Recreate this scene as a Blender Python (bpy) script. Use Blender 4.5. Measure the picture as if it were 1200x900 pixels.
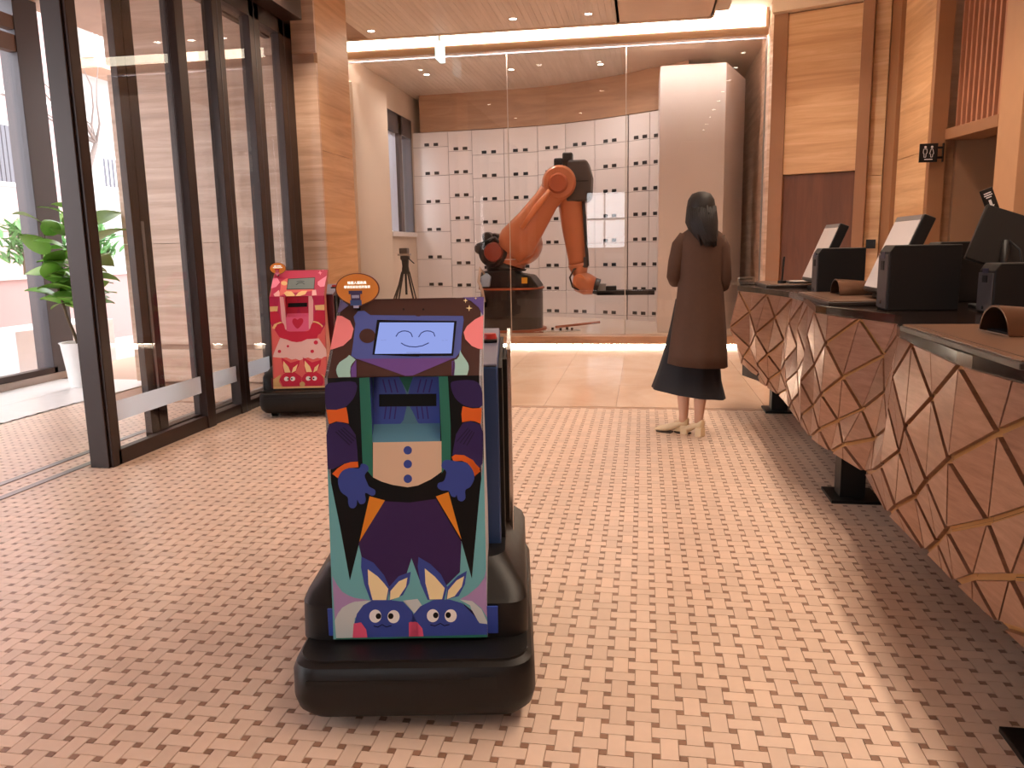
import bpy, bmesh, math, random
from mathutils import Vector, Matrix, Euler
random.seed(7)
for _o in list(bpy.data.objects): bpy.data.objects.remove(_o)
SC = bpy.context.scene
COL = SC.collection
# ------------------------------------------------------------------ camera, world, exposure
cam = bpy.data.cameras.new('camera'); cam.sensor_width = 36; cam.lens = 928.04 * 36 / 1200
cam.clip_start = .05; cam.clip_end = 200
camo = bpy.data.objects.new('camera', cam); COL.objects.link(camo); SC.camera = camo
YAW, PITCH, ROLL, CAMZ = 0.16512726, 0.16904018, -0.01852283, 1.27
fw = Vector((-math.sin(YAW) * math.cos(PITCH), math.cos(YAW) * math.cos(PITCH), -math.sin(PITCH)))
rt = Vector((math.cos(YAW), math.sin(YAW), 0)); up = rt.cross(fw)
r2 = rt * math.cos(ROLL) + up * math.sin(ROLL); u2 = up * math.cos(ROLL) - rt * math.sin(ROLL)
camo.matrix_world = Matrix(((r2.x, u2.x, -fw.x, 0), (r2.y, u2.y, -fw.y, 0), (r2.z, u2.z, -fw.z, CAMZ), (0, 0, 0, 1)))
SKY_STRENGTH = 6.6
W = bpy.data.worlds.new('overcast_sky'); SC.world = W; W.use_nodes = True
bg = W.node_tree.nodes['Background']; bg.inputs[0].default_value = (.93, .96, 1, 1); bg.inputs[1].default_value = SKY_STRENGTH
SC.view_settings.view_transform = 'Standard'; SC.view_settings.look = 'None'
SC.view_settings.exposure = 0.0; SC.view_settings.gamma = 1; SC.view_settings.use_curve_mapping = False
WARM = (1, .80, .62); WARMW = (1, .95, .92)
COUNTER_W = 105; COVE = 9.0; SPOT_W = 50; ROOM_W = 28; PLINTH = 70.0

# ------------------------------------------------------------------ helpers
def lin(c):
    return tuple(((v / 255) / 12.92 if v / 255 <= .04045 else ((v / 255 + .055) / 1.055) ** 2.4) for v in c) + (1,)
MATS = {}
def mat(name, rgb, rough=.5, metal=0., var=.06, scale=8, spec=.5, coat=0., bump=0., island=0.):
    if name in MATS: return MATS[name]
    m = bpy.data.materials.new(name); m.use_nodes = True; MATS[name] = m
    nt = m.node_tree; b = nt.nodes['Principled BSDF']; c = lin(rgb)
    b.inputs['Roughness'].default_value = rough; b.inputs['Metallic'].default_value = metal
    b.inputs['Specular IOR Level'].default_value = spec; b.inputs['Coat Weight'].default_value = coat
    tc = nt.nodes.new('ShaderNodeTexCoord'); n = nt.nodes.new('ShaderNodeTexNoise')
    n.inputs['Scale'].default_value = scale; n.inputs['Detail'].default_value = 4
    nt.links.new(tc.outputs['Object'], n.inputs['Vector'])
    r = nt.nodes.new('ShaderNodeMapRange'); r.inputs['To Min'].default_value = 1 - var; r.inputs['To Max'].default_value = 1 + var
    nt.links.new(n.outputs['Fac'], r.inputs['Value'])
    h = nt.nodes.new('ShaderNodeHueSaturation'); h.inputs['Color'].default_value = c
    val = r.outputs['Result']
    if island:
        g = nt.nodes.new('ShaderNodeNewGeometry'); r3 = nt.nodes.new('ShaderNodeMapRange')
        r3.inputs['To Min'].default_value = 1 - island; r3.inputs['To Max'].default_value = 1 + island
        oi = nt.nodes.new('ShaderNodeObjectInfo'); ad = nt.nodes.new('ShaderNodeMath'); ad.operation = 'ADD'
        fr = nt.nodes.new('ShaderNodeMath'); fr.operation = 'FRACT'
        nt.links.new(g.outputs['Random Per Island'], ad.inputs[0]); nt.links.new(oi.outputs['Random'], ad.inputs[1])
        nt.links.new(ad.outputs[0], fr.inputs[0]); nt.links.new(fr.outputs[0], r3.inputs['Value'])
        mu = nt.nodes.new('ShaderNodeMath'); mu.operation = 'MULTIPLY'
        nt.links.new(val, mu.inputs[0]); nt.links.new(r3.outputs['Result'], mu.inputs[1]); val = mu.outputs[0]
    nt.links.new(val, h.inputs['Value']); nt.links.new(h.outputs['Color'], b.inputs['Base Color'])
    if bump:
        bp = nt.nodes.new('ShaderNodeBump'); bp.inputs['Strength'].default_value = bump; bp.inputs['Distance'].default_value = .01
        nt.links.new(n.outputs['Fac'], bp.inputs['Height']); nt.links.new(bp.outputs[0], b.inputs['Normal'])
    return m
def banded(name, c1, c2, c3, stretch, scale=1.0, rough=.4, distort=.8, spec=.5):
    """stone or wood: noise stretched along a direction, three colours"""
    m = bpy.data.materials.new(name); m.use_nodes = True; MATS[name] = m
    nt = m.node_tree; b = nt.nodes['Principled BSDF']; b.inputs['Roughness'].default_value = rough
    b.inputs['Specular IOR Level'].default_value = spec
    tc = nt.nodes.new('ShaderNodeTexCoord'); mp = nt.nodes.new('ShaderNodeMapping'); mp.inputs['Scale'].default_value = stretch
    nt.links.new(tc.outputs['Object'], mp.inputs['Vector'])
    n = nt.nodes.new('ShaderNodeTexNoise'); n.inputs['Scale'].default_value = scale; n.inputs['Detail'].default_value = 9
    n.inputs['Roughness'].default_value = .65; n.inputs['Distortion'].default_value = distort
    nt.links.new(mp.outputs[0], n.inputs['Vector'])
    cr = nt.nodes.new('ShaderNodeValToRGB'); e = cr.color_ramp.elements
    e[0].position = .30; e[0].color = lin(c1); e[1].position = .70; e[1].color = lin(c3)
    k = e.new(.5); k.color = lin(c2)
    nt.links.new(n.outputs['Fac'], cr.inputs[0]); nt.links.new(cr.outputs[0], b.inputs['Base Color'])
    bp = nt.nodes.new('ShaderNodeBump'); bp.inputs['Strength'].default_value = .12; bp.inputs['Distance'].default_value = .004
    nt.links.new(n.outputs['Fac'], bp.inputs['Height']); nt.links.new(bp.outputs[0], b.inputs['Normal'])
    return m
def emit(name, rgb, s):
    m = bpy.data.materials.new(name); m.use_nodes = True; MATS[name] = m
    nt = m.node_tree; nt.nodes.remove(nt.nodes['Principled BSDF'])
    e = nt.nodes.new('ShaderNodeEmission'); e.inputs[0].default_value = (*rgb[:3], 1); e.inputs[1].default_value = s
    nt.links.new(e.outputs[0], nt.nodes['Material Output'].inputs[0]); return m
def glassmat(name, tint=(1, 1, 1), refl=1.0, base=.035):
    m = bpy.data.materials.new(name); m.use_nodes = True; MATS[name] = m
    nt = m.node_tree; nt.nodes.remove(nt.nodes['Principled BSDF'])
    t = nt.nodes.new('ShaderNodeBsdfTransparent'); t.inputs[0].default_value = (*tint, 1)
    g = nt.nodes.new('ShaderNodeBsdfGlossy'); g.inputs['Roughness'].default_value = 0.0
    lw = nt.nodes.new('ShaderNodeLayerWeight'); lw.inputs[0].default_value = .5
    p = nt.nodes.new('ShaderNodeMath'); p.operation = 'POWER'; p.inputs[1].default_value = 5
    nt.links.new(lw.outputs['Facing'], p.inputs[0])
    ma = nt.nodes.new('ShaderNodeMath'); ma.operation = 'MULTIPLY_ADD'; ma.inputs[1].default_value = .9 * refl; ma.inputs[2].default_value = base
    nt.links.new(p.outputs[0], ma.inputs[0])
    mx = nt.nodes.new('ShaderNodeMixShader'); nt.links.new(ma.outputs[0], mx.inputs[0])
    nt.links.new(t.outputs[0], mx.inputs[1]); nt.links.new(g.outputs[0], mx.inputs[2])
    nt.links.new(mx.outputs[0], nt.nodes['Material Output'].inputs[0]); return m
def frostmat(name):
    m = bpy.data.materials.new(name); m.use_nodes = True; MATS[name] = m
    nt = m.node_tree; b = nt.nodes['Principled BSDF']; b.inputs['Base Color'].default_value = (.8, .85, .88, 1); b.inputs['Roughness'].default_value = .6
    t = nt.nodes.new('ShaderNodeBsdfTransparent'); tl = nt.nodes.new('ShaderNodeBsdfTranslucent'); tl.inputs[0].default_value = (.8, .86, .9, 1)
    a = nt.nodes.new('ShaderNodeMixShader'); a.inputs[0].default_value = .55
    nt.links.new(b.outputs[0], a.inputs[1]); nt.links.new(tl.outputs[0], a.inputs[2])
    c = nt.nodes.new('ShaderNodeMixShader'); c.inputs[0].default_value = .78
    nt.links.new(t.outputs[0], c.inputs[1]); nt.links.new(a.outputs[0], c.inputs[2])
    nt.links.new(c.outputs[0], nt.nodes['Material Output'].inputs[0]); return m

class MB:
    """collects shapes and builds them as one mesh object"""
    def __init__(s): s.v = []; s.f = []; s.mi = []; s.m = 0
    def add(s, vs, fs):
        o = len(s.v); s.v += [tuple(x) for x in vs]; s.f += [tuple(i + o for i in f) for f in fs]; s.mi += [s.m] * len(fs); return s
    def box(s, x0, x1, y0, y1, z0, z1, M=None):
        vs = [Vector(p) for p in ((x0, y0, z0), (x1, y0, z0), (x1, y1, z0), (x0, y1, z0), (x0, y0, z1), (x1, y0, z1), (x1, y1, z1), (x0, y1, z1))]
        if M is not None: vs = [M @ p for p in vs]
        return s.add(vs, [(0, 3, 2, 1), (4, 5, 6, 7), (0, 1, 5, 4), (1, 2, 6, 5), (2, 3, 7, 6), (3, 0, 4, 7)])
    def prism(s, poly, a0, a1, axis='z'):
        n = len(poly)
        def P(p, t): return {'z': (p[0], p[1], t), 'y': (p[0], t, p[1]), 'x': (t, p[0], p[1])}[axis]
        ar = sum(poly[i][0] * poly[(i + 1) % n][1] - poly[(i + 1) % n][0] * poly[i][1] for i in range(n))
        q = poly if (ar > 0) != (axis == 'y') else poly[::-1]
        vs = [P(p, a0) for p in q] + [P(p, a1) for p in q]
        return s.add(vs, [tuple(range(n))[::-1], tuple(range(n, 2 * n))] + [(i, (i + 1) % n, n + (i + 1) % n, n + i) for i in range(n)])
    def loft(s, rings, cap=True, closed=True):
        n = len(rings[0]); vs = [p for r in rings for p in r]; fs = []
        for k in range(len(rings) - 1):
            for i in range(n if closed else n - 1):
                j = (i + 1) % n; fs.append((k * n + i, k * n + j, (k + 1) * n + j, (k + 1) * n + i))
        if cap: fs += [tuple(range(n))[::-1], tuple(range((len(rings) - 1) * n, len(rings) * n))]
        return s.add(vs, fs)
    def tube(s, pts, rad, n=10, cap=True, flat=1.0, ref=(0, 0, 1)):
        pts = [Vector(p) for p in pts]; rad = rad if isinstance(rad, (list, tuple)) else [rad] * len(pts); R = []
        pa = None
        for k, p in enumerate(pts):
            d = (pts[min(k + 1, len(pts) - 1)] - pts[max(k - 1, 0)]).normalized()
            rv = Vector(ref)
            if abs(d.dot(rv)) > .95: rv = Vector((0, 1, 0)) if abs(d.y) < .9 else Vector((1, 0, 0))
            a = d.cross(rv).normalized() if pa is None else (pa - d * pa.dot(d)).normalized()
            pa = a; b = d.cross(a)
            R.append([p + (a * math.cos(t) + b * math.sin(t) * flat) * rad[k] for t in [2 * math.pi * i / n for i in range(n)]])
        return s.loft(R, cap)
    def cyl(s, p0, p1, r0, r1=None, n=24): return s.tube([p0, p1], [r0, r0 if r1 is None else r1], n)
    def sphere(s, c, r, n=16, m=10, sq=(1, 1, 1)):
        R = []
        for k in range(m + 1):
            t = math.pi * k / m; rr = max(math.sin(t), .01)
            R.append([(c[0] + r * sq[0] * rr * math.cos(a), c[1] + r * sq[1] * rr * math.sin(a), c[2] - r * sq[2] * math.cos(t)) for a in [2 * math.pi * i / n for i in range(n)]])
        return s.loft(R)
    def quad(s, a, b, c, d): return s.add([a, b, c, d], [(0, 1, 2, 3)])
    def build(s, name, mats, parent=None, smooth=False, bevel=0, fix=False):
        me = bpy.data.meshes.new(name); me.from_pydata(s.v, [], s.f)
        ms = mats if isinstance(mats, (list, tuple)) else [mats]
        for m in ms: me.materials.append(m)
        if len(ms) > 1: me.polygons.foreach_set('material_index', s.mi)
        me.update()
        o = bpy.data.objects.new(name, me); COL.objects.link(o)
        if parent: o.parent = parent
        if smooth:
            for p in me.polygons: p.use_smooth = True
            if smooth != True: me.set_sharp_from_angle(angle=math.radians(smooth))
        if bevel:
            b = o.modifiers.new('bevel', 'BEVEL'); b.width = bevel; b.segments = 2; b.limit_method = 'ANGLE'; b.angle_limit = math.radians(40)
        return o
def thing(name, label, cat, loc=(0, 0, 0), rz=0, group=None):
    o = bpy.data.objects.new(name, None); COL.objects.link(o); o.location = loc; o.rotation_euler = (0, 0, rz); o.empty_display_size = .1
    return tag(o, label, cat, group)
def tag(o, label, cat, group=None):
    o['label'] = label; o['category'] = cat
    if group: o['group'] = group
    return o
def struct(o): o['kind'] = 'structure'; return o
def setting(name):
    o = bpy.data.objects.new(name, None); COL.objects.link(o); return struct(o)
def copy_part(o, parent):
    c = o.copy(); COL.objects.link(c); c.parent = parent
    for ch in list(o.children): copy_part(ch, c)
    return c
def rrect(hx, hy, r, z, cx=0, cy=0, n=6):
    out = []
    for sx, sy, a0 in ((1, 1, 0), (-1, 1, 90), (-1, -1, 180), (1, -1, 270)):
        for k in range(n + 1):
            a = math.radians(a0 + 90 * k / n); out.append((cx + sx * (hx - r) + r * math.cos(a), cy + sy * (hy - r) + r * math.sin(a), z))
    return out
def lerp(tab, x):
    if x <= tab[0][0]: return tab[0][1]
    for (a, va), (b, vb) in zip(tab, tab[1:]):
        if x <= b: return va + (vb - va) * (x - a) / (b - a)
    return tab[-1][1]

# ------------------------------------------------------------------ materials
TRAV = banded('travertine', (180, 146, 122), (206, 172, 148), (228, 202, 182), (.5, .5, 9), 1.3, .38)
TRAVO = banded('honey_travertine', (188, 142, 100), (210, 166, 122), (226, 188, 146), (.5, .5, 9), 1.3, .4)
WOODB = banded('brown_wood_veneer', (150, 114, 88), (164, 126, 98), (178, 140, 110), (.7, .7, 7), 1.6, .45)
PLANK = banded('greyed_wood_plank', (212, 194, 178), (222, 206, 190), (234, 218, 204), (9, .5, 9), 1.2, .5)
BRONZE = mat('bronze_frame', (56, 42, 38), .38, .35, .08, 3)
BRONZED = mat('dark_grey_frame', (78, 74, 78), .45, .3, .08, 3)
TILE = mat('beige_stone_tile', (226, 198, 178), .30, 0, .06, 30, .5, 0, 0, .07)
DOT = mat('brown_stone_tile', (150, 112, 90), .32, 0, .1, 30, .5, 0, 0, .12)
GROUT = mat('tile_grout', (176, 142, 120), .7)
SLAB = banded('cream_marble', (214, 180, 156), (224, 192, 168), (232, 204, 182), (1, 1, 1), 1.2, .12, 1.0)
WHITESLAB = mat('white_stone', (226, 220, 216), .3)
WHITE = mat('white_laminate', (226, 216, 212), .35, 0, .02)
CREAM = mat('cream_plaster', (212, 192, 172), .6, 0, .03)
TANC = mat('tan_ceiling', (222, 198, 178), .7, 0, .04)
BLACK = mat('black_plastic', (15, 13, 14), .42, 0, .1, 20, .4, 0, .05)
BLACKM = mat('black_steel', (20, 18, 18), .45, .3, .1)
DARK = mat('dark_slot', (10, 9, 10), .6)
CHROME = mat('chrome', (200, 198, 198), .15, 1, .03)
STEEL = mat('steel_grey', (150, 148, 146), .35, .8)
GLASS = glassmat('clear_glass')
GLASSG = glassmat('partition_glass', (.98, .97, .96), 1.0, .045)
FROST = frostmat('frosted_film')
# ------------------------------------------------------------------ lamps of the hall
def lamp(name, kind, loc, rot, energy, color, parent=None, **k):
    d = bpy.data.lights.new(name, kind); d.energy = energy; d.color = color
    for a, v in k.items(): setattr(d, a, v)
    o = bpy.data.objects.new(name, d); COL.objects.link(o); o.location = loc; o.rotation_euler = rot
    if parent: o.parent = parent
    return o
E_COVE = emit('cove_and_fill_glow', (1, .86, .66), COVE)
E_SPOT = emit('downlight_lens', (1, .88, .72), 30); E_PL = emit('plinth_led', (1, .86, .66), PLINTH)
LIGHTRIM = mat('light_trim', (210, 196, 180), .4)
def downlight(x, y, z, label, power=SPOT_W, color=WARM, group=None, blend=.6, ang=95):
    t = thing('downlight', label, 'ceiling light', (x, y, z), 0, group)
    m = MB(); n = 20
    R = [[(r * math.cos(2 * math.pi * i / n), r * math.sin(2 * math.pi * i / n), h) for i in range(n)] for r, h in ((.055, 0), (.055, -.006), (.042, -.006), (.036, .0))]
    m.loft(R, cap=False).build('trim_ring', LIGHTRIM, t, True)
    MB().cyl((0, 0, -.003), (0, 0, .0), .038, n=16).build('lens', E_SPOT, t)
    lamp('spot', 'SPOT', (0, 0, -.02), (0, 0, 0), power, color, t, spot_size=math.radians(ang), spot_blend=blend, shadow_soft_size=.05)
    return t
# row of warm downlights in the coffer above the counter
for k in range(10):
    downlight(1.5, -.9 + k * 1.05, 4.2, 'small round downlight in the row of the raised coffer above the counter', COUNTER_W, WARM, 'row of coffer downlights', .5, 110)

# ------------------------------------------------------------------ floor
P = 0.06737; OX, OY = .16 * P, -.12 * P; LW = 1.31 * P; WW = .69 * P; G = .0011
fl = struct(MB().box(-6.5, 4.6, -3.0, 6.3, -.1, -.004).build('floor', GROUT))
def slab_mesh(name, hx, hy, m, z0=-.03, z1=0., ch=.0008):
    b = MB(); b.loft([[(-hx, -hy, z0), (hx, -hy, z0), (hx, hy, z0), (-hx, hy, z0)], [(-hx, -hy, z1 - ch), (hx, -hy, z1 - ch), (hx, hy, z1 - ch), (-hx, hy, z1 - ch)],
                      [(-hx + ch, -hy + ch, z1), (hx - ch, -hy + ch, z1), (hx - ch, hy - ch, z1), (-hx + ch, hy - ch, z1)]])
    o = b.build(name, m); me = o.data; bpy.data.objects.remove(o); return me
mh = slab_mesh('tile', LW / 2 - G, WW / 2 - G, TILE, -.02); mv = slab_mesh('tile', WW / 2 - G, LW / 2 - G, TILE, -.02)
md = slab_mesh('tile', (LW - WW) / 4 - G, (LW - WW) / 4 - G, DOT, -.02, -.0006)
near = []; rest = []
for i in range(int(-4.95 / P), int(2.3 / P)):
    for j in range(int(.7 / P), int(6.28 / P)):
        x, y = OX + i * P, OY + j * P
        near_px = 1 / max(.3, y) if (abs(x + y * .166) < y * .68 + .1 and y > 1.25) else 0
        rest.append((near_px, x, y, 'h' if (i + j) % 2 == 0 else 'v'))
        rest.append((near_px * .6, x + P / 2, y + P / 2, 'd'))
rest.sort(key=lambda r: -r[0])
for k, (w, x, y, c) in enumerate(rest[:299]):
    o = bpy.data.objects.new('tile', {'h': mh, 'v': mv, 'd': md}[c]); COL.objects.link(o); o.location = (x, y, 0); o.parent = fl
b = MB(); ch = .0008
for w, x, y, c in rest[299:]:
    hx, hy = {'h': (LW / 2, WW / 2), 'v': (WW / 2, LW / 2), 'd': ((LW - WW) / 4, (LW - WW) / 4)}[c]
    hx -= G; hy -= G; b.m = 1 if c == 'd' else 0; z = -.0006 if c == 'd' else 0
    o = len(b.v)
    b.v += [(x - hx, y - hy, -.006), (x + hx, y - hy, -.006), (x + hx, y + hy, -.006), (x - hx, y + hy, -.006), (x - hx, y - hy, z), (x + hx, y - hy, z), (x + hx, y + hy, z), (x - hx, y + hy, z)]
    b.f += [(o + 4, o + 5, o + 6, o + 7), (o, o + 1, o + 5, o + 4), (o + 1, o + 2, o + 6, o + 5), (o + 2, o + 3, o + 7, o + 6), (o + 3, o, o + 4, o + 7)]; b.mi += [b.m] * 5
st = b.build('tile', [TILE, DOT], fl); st['kind'] = 'stuff'
f2 = struct(MB().box(-6.5, 4.6, 6.3, 14.2, -.1, -.012).build('floor', GROUT)); f2.name = 'floor.001'
for i in range(-6, 6):
    for j in range(4):
        x0 = -.79 + .585 * i; y0 = 6.305 + j * 1.02
        MB().box(x0 + .0015, x0 + .5835, y0 + .0015, y0 + 1.0185, -.03, 0).build('stone_slab', SLAB, f2)
for i in range(2):
    for j in range(12):
        x0 = -6.1 + .6 * i; y0 = -2.2 + j * .8
        MB().box(x0 + .0015, x0 + .5985, y0 + .0015, y0 + .7985, -.03, 0).build('stone_slab', WHITESLAB, fl)
for k, x in enumerate((-3.39, -3.60)):
    struct(MB().box(x - .025, x + .025, .2, 7.1, -.004, .004).build('trim_%d' % (k + 1), STEEL))

# ------------------------------------------------------------------ ceilings
ce = setting('ceiling')
MB().box(-6.3, -.33, -3.0, 9.76, 3.815, 4.0).build('backing', WOODB, ce)
pl = MB()
x = -3.3
while x < -.36:
    pl.box(x + .0012, x + .0688, -3.0, 9.74, 3.8, 3.82); x += .07
pl.build('plank', PLANK, ce)['kind'] = 'stuff'
MB().box(-.325, .74, -3.0, 9.74, 3.8, 4.0).build('plaster_panel', TANC, ce)
MB().box(-6.3, .74, 9.70, 9.76, 3.79, 4.3).build('edge_fascia', TANC, ce)
# the raised cove in front of the glass wall
MB().box(-4.2, 1.44, 9.76, 10.32, 4.02, 4.1).build('cove_top', CREAM, ce)
MB().box(-4.2, 1.44, 10.30, 10.36, 3.72, 4.1).build('cove_back', WOODB, ce)
MB().box(-4.2, 1.40, 10.285, 10.30, 3.81, 4.02).build('cove_glow_panel', E_COVE, ce)  # glowing panel stands in for the recess lit by its LED
# coffer above the counter
MB().box(.74, 4.6, -3.0, 10.6, 4.2, 4.3).build('coffer_top', CREAM, ce)
MB().box(.72, .76, -3.0, 9.76, 3.8, 4.3).build('coffer_side', CREAM, ce)
MB().box(.76, .92, -2.9, 9.72, 3.86, 3.88).build('coffer_led_shield', CREAM, ce)  # unseen shelf added to hide the LED from below
MB().box(.78, .86, -2.9, 9.7, 3.885, 3.893).build('coffer_led', emit('coffer_led', (1, .84, .62), 24), ce)
c2 = setting('ceiling.001')
MB().box(-4.2, -.33, 10.36, 14.2, 3.83, 4.0).build('backing', WOODB, c2)
pl = MB(); x = -4.1
while x < -.36:
    pl.box(x + .0012, x + .0688, 10.37, 14.0, 3.815, 3.835); x += .07
pl.build('plank', PLANK, c2)['kind'] = 'stuff'
MB().box(-.325, 1.7, 10.36, 14.2, 3.815, 4.0).build('plaster_panel', TANC, c2)
struct(MB().box(-.334, -.322, -3.0, 9.76, 3.79, 3.805).build('trim_3', LIGHTRIM)); struct(MB().box(-.334, -.322, 10.36, 13.5, 3.805, 3.82).build('trim_4', LIGHTRIM))
for k, (x, y) in enumerate(((-3.15, 9.39), (-1.46, 9.28), (-.62, 9.28))):
    downlight(x, y, 3.8, ('leftmost', 'middle', 'rightmost')[k] + ' of the three small downlights in the lobby ceiling before the glass', group='lobby downlights')
for k, (x, y) in enumerate(((-3.16, 11.86), (-1.9, 11.84), (-.62, 11.83))):
    downlight(x, y, 3.815, ('leftmost', 'middle', 'rightmost')[k] + ' of the downlights in the ceiling over the orange robot arm', ROOM_W * 2.2, WARMW, group='robot room downlights', ang=150, blend=1.0)
for k, (x, y) in enumerate(((-2.5, 4.9), (-1.2, 5.1), (-.7, 7.2))):
    downlight(x, y, 3.8, 'small round downlight in the lobby ceiling above the tiled floor', SPOT_W * .9, WARM, group='downlights above the tiled floor')
downlight(-2.72, 6.45, 3.8, 'small round downlight close to the travertine pillar beside the glass doors', 170, WARM)
t = thing('exit_sign', 'small glowing exit sign hung edge-on from the cove before the glass', 'sign', (-2.48, 9.98, 3.62))
MB().box(-.03, .03, -.13, .13, -.06, .14).build('sign_box', emit('sign_white', (.85, 1, .95), 1.6), t)
MB().box(-.036, -.030, -.115, .115, -.045, .125).build('sign_face', mat('exit_green', (40, 150, 100), .4), t)
MB().box(-.01, .01, -.02, .02, .14, .4).build('hanger', STEEL, t)

# ------------------------------------------------------------------ left side: door screen of the vestibule (plane x = -3.17)
XD = -3.17
dr = setting('door_1')
def bar(x0, x1, y0, y1, z0, z1, name, m=BRONZE, par=None, bev=.004): return MB().box(x0, x1, y0, y1, z0, z1).build(name, m, par or dr, bevel=bev)
bar(-3.315, -3.19, 4.2, 4.27, 0, 3.8, 'post'); bar(-3.192, XD, 4.215, 4.30, 0, 3.8, 'post_stile')
bar(-3.28, -3.19, 4.30, 5.29, 0, .075, 'bottom_rail'); bar(-3.205, XD, 4.27, 5.30, 0, .095, 'bottom_rail')
bar(-3.22, XD + .01, 5.29, 5.40, 0, 3.8, 'mullion')
bar(-3.26, XD - .01, 5.40, 7.19, 0, .08, 'bottom_rail')
bar(-3.255, XD, 5.81, 5.96, 0, 3.8, 'mullion'); bar(-3.258, XD, 6.39, 6.57, 0, 3.8, 'mullion'); bar(-3.245, XD, 6.93, 7.19, 0, 3.8, 'mullion')
for y in (5.88, 6.47, 7.03): MB().box(XD - .005, XD + .002, y, y + .012, .0, 3.78).build('mullion_groove', BRONZED, dr)
bar(-3.34, -3.0, 3.0, 7.06, 3.3, 3.81, 'header'); bar(-3.30, XD, 4.2, 7.19, 3.17, 3.3, 'top_rail')
for y0, y1 in ((4.29, 5.30), (5.39, 5.82), (5.95, 6.40), (6.56, 6.94)):
    MB().box(-3.212, -3.20, y0, y1, .07, 3.2).build('glass_pane', GLASS, dr)
    MB().box(-3.199, -3.1985, y0 + .002, y1 - .002, .265, .39).build('frosted_band', FROST, dr)
d2 = setting('door_2')
XS = -3.43
for y0, y1 in ((4.93, 5.02), (5.03, 5.13), (5.55, 5.70)):
    MB().box(XS, XS + .05, y0, y1, .004, 3.3).build('leaf_stile', BRONZE, d2, bevel=.003)
MB().box(XS, XS + .05, 4.93, 7.19, .004, .05).build('leaf_rail', BRONZE, d2); MB().box(XS, XS + .05, 4.93, 7.19, 3.2, 3.3).build('leaf_rail', BRONZE, d2)
MB().box(XS + .02, XS + .028, 5.70, 7.19, .05, 3.2).build('glass_pane', GLASS, d2)
MB().cyl((-3.37, 5.025, .35), (-3.37, 5.025, 1.5), .010, n=10).build('pull_handle', STEEL, d2)
# screen goes on towards the viewer past the open doorway
w5 = setting('window_5')
for y in (1.55, .2, -1.2): bar(-3.30, XD, y - .2, y, 0, 3.8, 'mullion', par=w5)
for y0, y1 in ((.2, 1.35), (-1.2, 0.0)): MB().box(-3.25, -3.24, y0, y1, .08, 3.3).build('glass_pane', GLASS, w5)
bar(-3.30, XD, -1.4, 1.55, 3.3, 3.8, 'header', par=w5); bar(-3.30, XD, -1.4, 1.35, 0, .08, 'bottom_rail', par=w5)
struct(MB().box(-3.4, -3.17, -3.0, -1.4, 0, 3.8).build('wall_left', TRAV))

# ------------------------------------------------------------------ stone end wall of the vestibule and the pillar
we = setting('wall_end')
MB().box(-5.03, -2.985, 7.235, 8.0, 0, 4.3).build('core', GROUT, we)
for a, b_ in ((-5.05, -3.97), (-3.965, -3.2), (-3.195, -2.95)):
    for z0, z1 in ((0, .02), (.02, .34), (.39, 1.38), (1.384, 2.97), (3.06, 4.28)):
        if z1 < .1: continue
        MB().box(a, b_, 7.2, 7.236, z0, z1).build('stone_panel', TRAV, we, bevel=.002)
for z0, z1 in ((0, .9), (.904, 2.2), (2.204, 4.28)):
    MB().box(-2.985, -2.95, 7.237, 8.03, z0, z1).build('stone_panel', TRAVO, we, bevel=.002)
wl = setting('wall_left.001')
MB().box(-4.2, -3.86, 8.0, 11.95, 0, 4.3).build('wall_body', CREAM, wl)
MB().box(-4.2, -3.86, 11.95, 13.3, 0, 1.55).build('wall_body', CREAM, wl); MB().box(-4.2, -3.86, 11.95, 13.3, 3.36, 4.3).build('wall_body', CREAM, wl)
MB().box(-4.2, -3.86, 13.3, 14.2, 0, 4.3).build('wall_body', CREAM, wl)
w4 = setting('window_4')
for y0, y1 in ((11.95, 12.03), (12.55, 12.72), (13.22, 13.3)): MB().box(-3.99, -3.84, y0, y1, 1.5, 3.4).build('frame', BRONZED, w4, bevel=.004)
MB().box(-3.99, -3.84, 11.95, 13.3, 3.1, 3.4).build('frame', BRONZED, w4); MB().box(-3.99, -3.80, 11.95, 13.3, 1.5, 1.57).build('sill', WHITE, w4)
MB().box(-3.93, -3.92, 12.03, 13.22, 1.57, 3.1).build('glass_pane', GLASS, w4)
b = MB(); R = []
for k in range(13):
    y = 12.06 + .5 * k / 12; R.append((-3.90 + .012 * math.sin(k * 1.9), y))
b.prism(R + [(p[0] + .006, p[1]) for p in R[::-1]], 1.58, 3.1); cu = b.build('curtain', mat('pale_blue_curtain', (206, 218, 240), .8), None)
tag(cu, 'pale blue curtain hanging in the tall window left of the white lockers', 'curtain')
pb = MB(); R0 = []; n = 10
for k in range(n + 1):
    y = 10.45 + 1.45 * k / n; R0.append((-3.80 - .05 * math.sin(math.pi * k / n), y, 3.47 + .13 * (k / n) + .02 * math.sin(math.pi * k / n)))
lo = []
for (x, y, z) in R0: lo.append([(x, y, .14), (x, y, z), (x - .05, y, z), (x - .05, y, .14)])
pb.loft(lo); tag(pb.build('partition_panel', CREAM, None, 40), 'tall cream curved partition panel at the left end behind the glass', 'partition')
MB().box(-3.8, 1.4, 10.362, 10.41, 3.745, 3.752).build('cove_and_fill_glow', emit('room_fill_glow', (1, .95, .92), 95), c2)  # added strip hidden behind the fascia, brightens the white block and lockers

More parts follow.
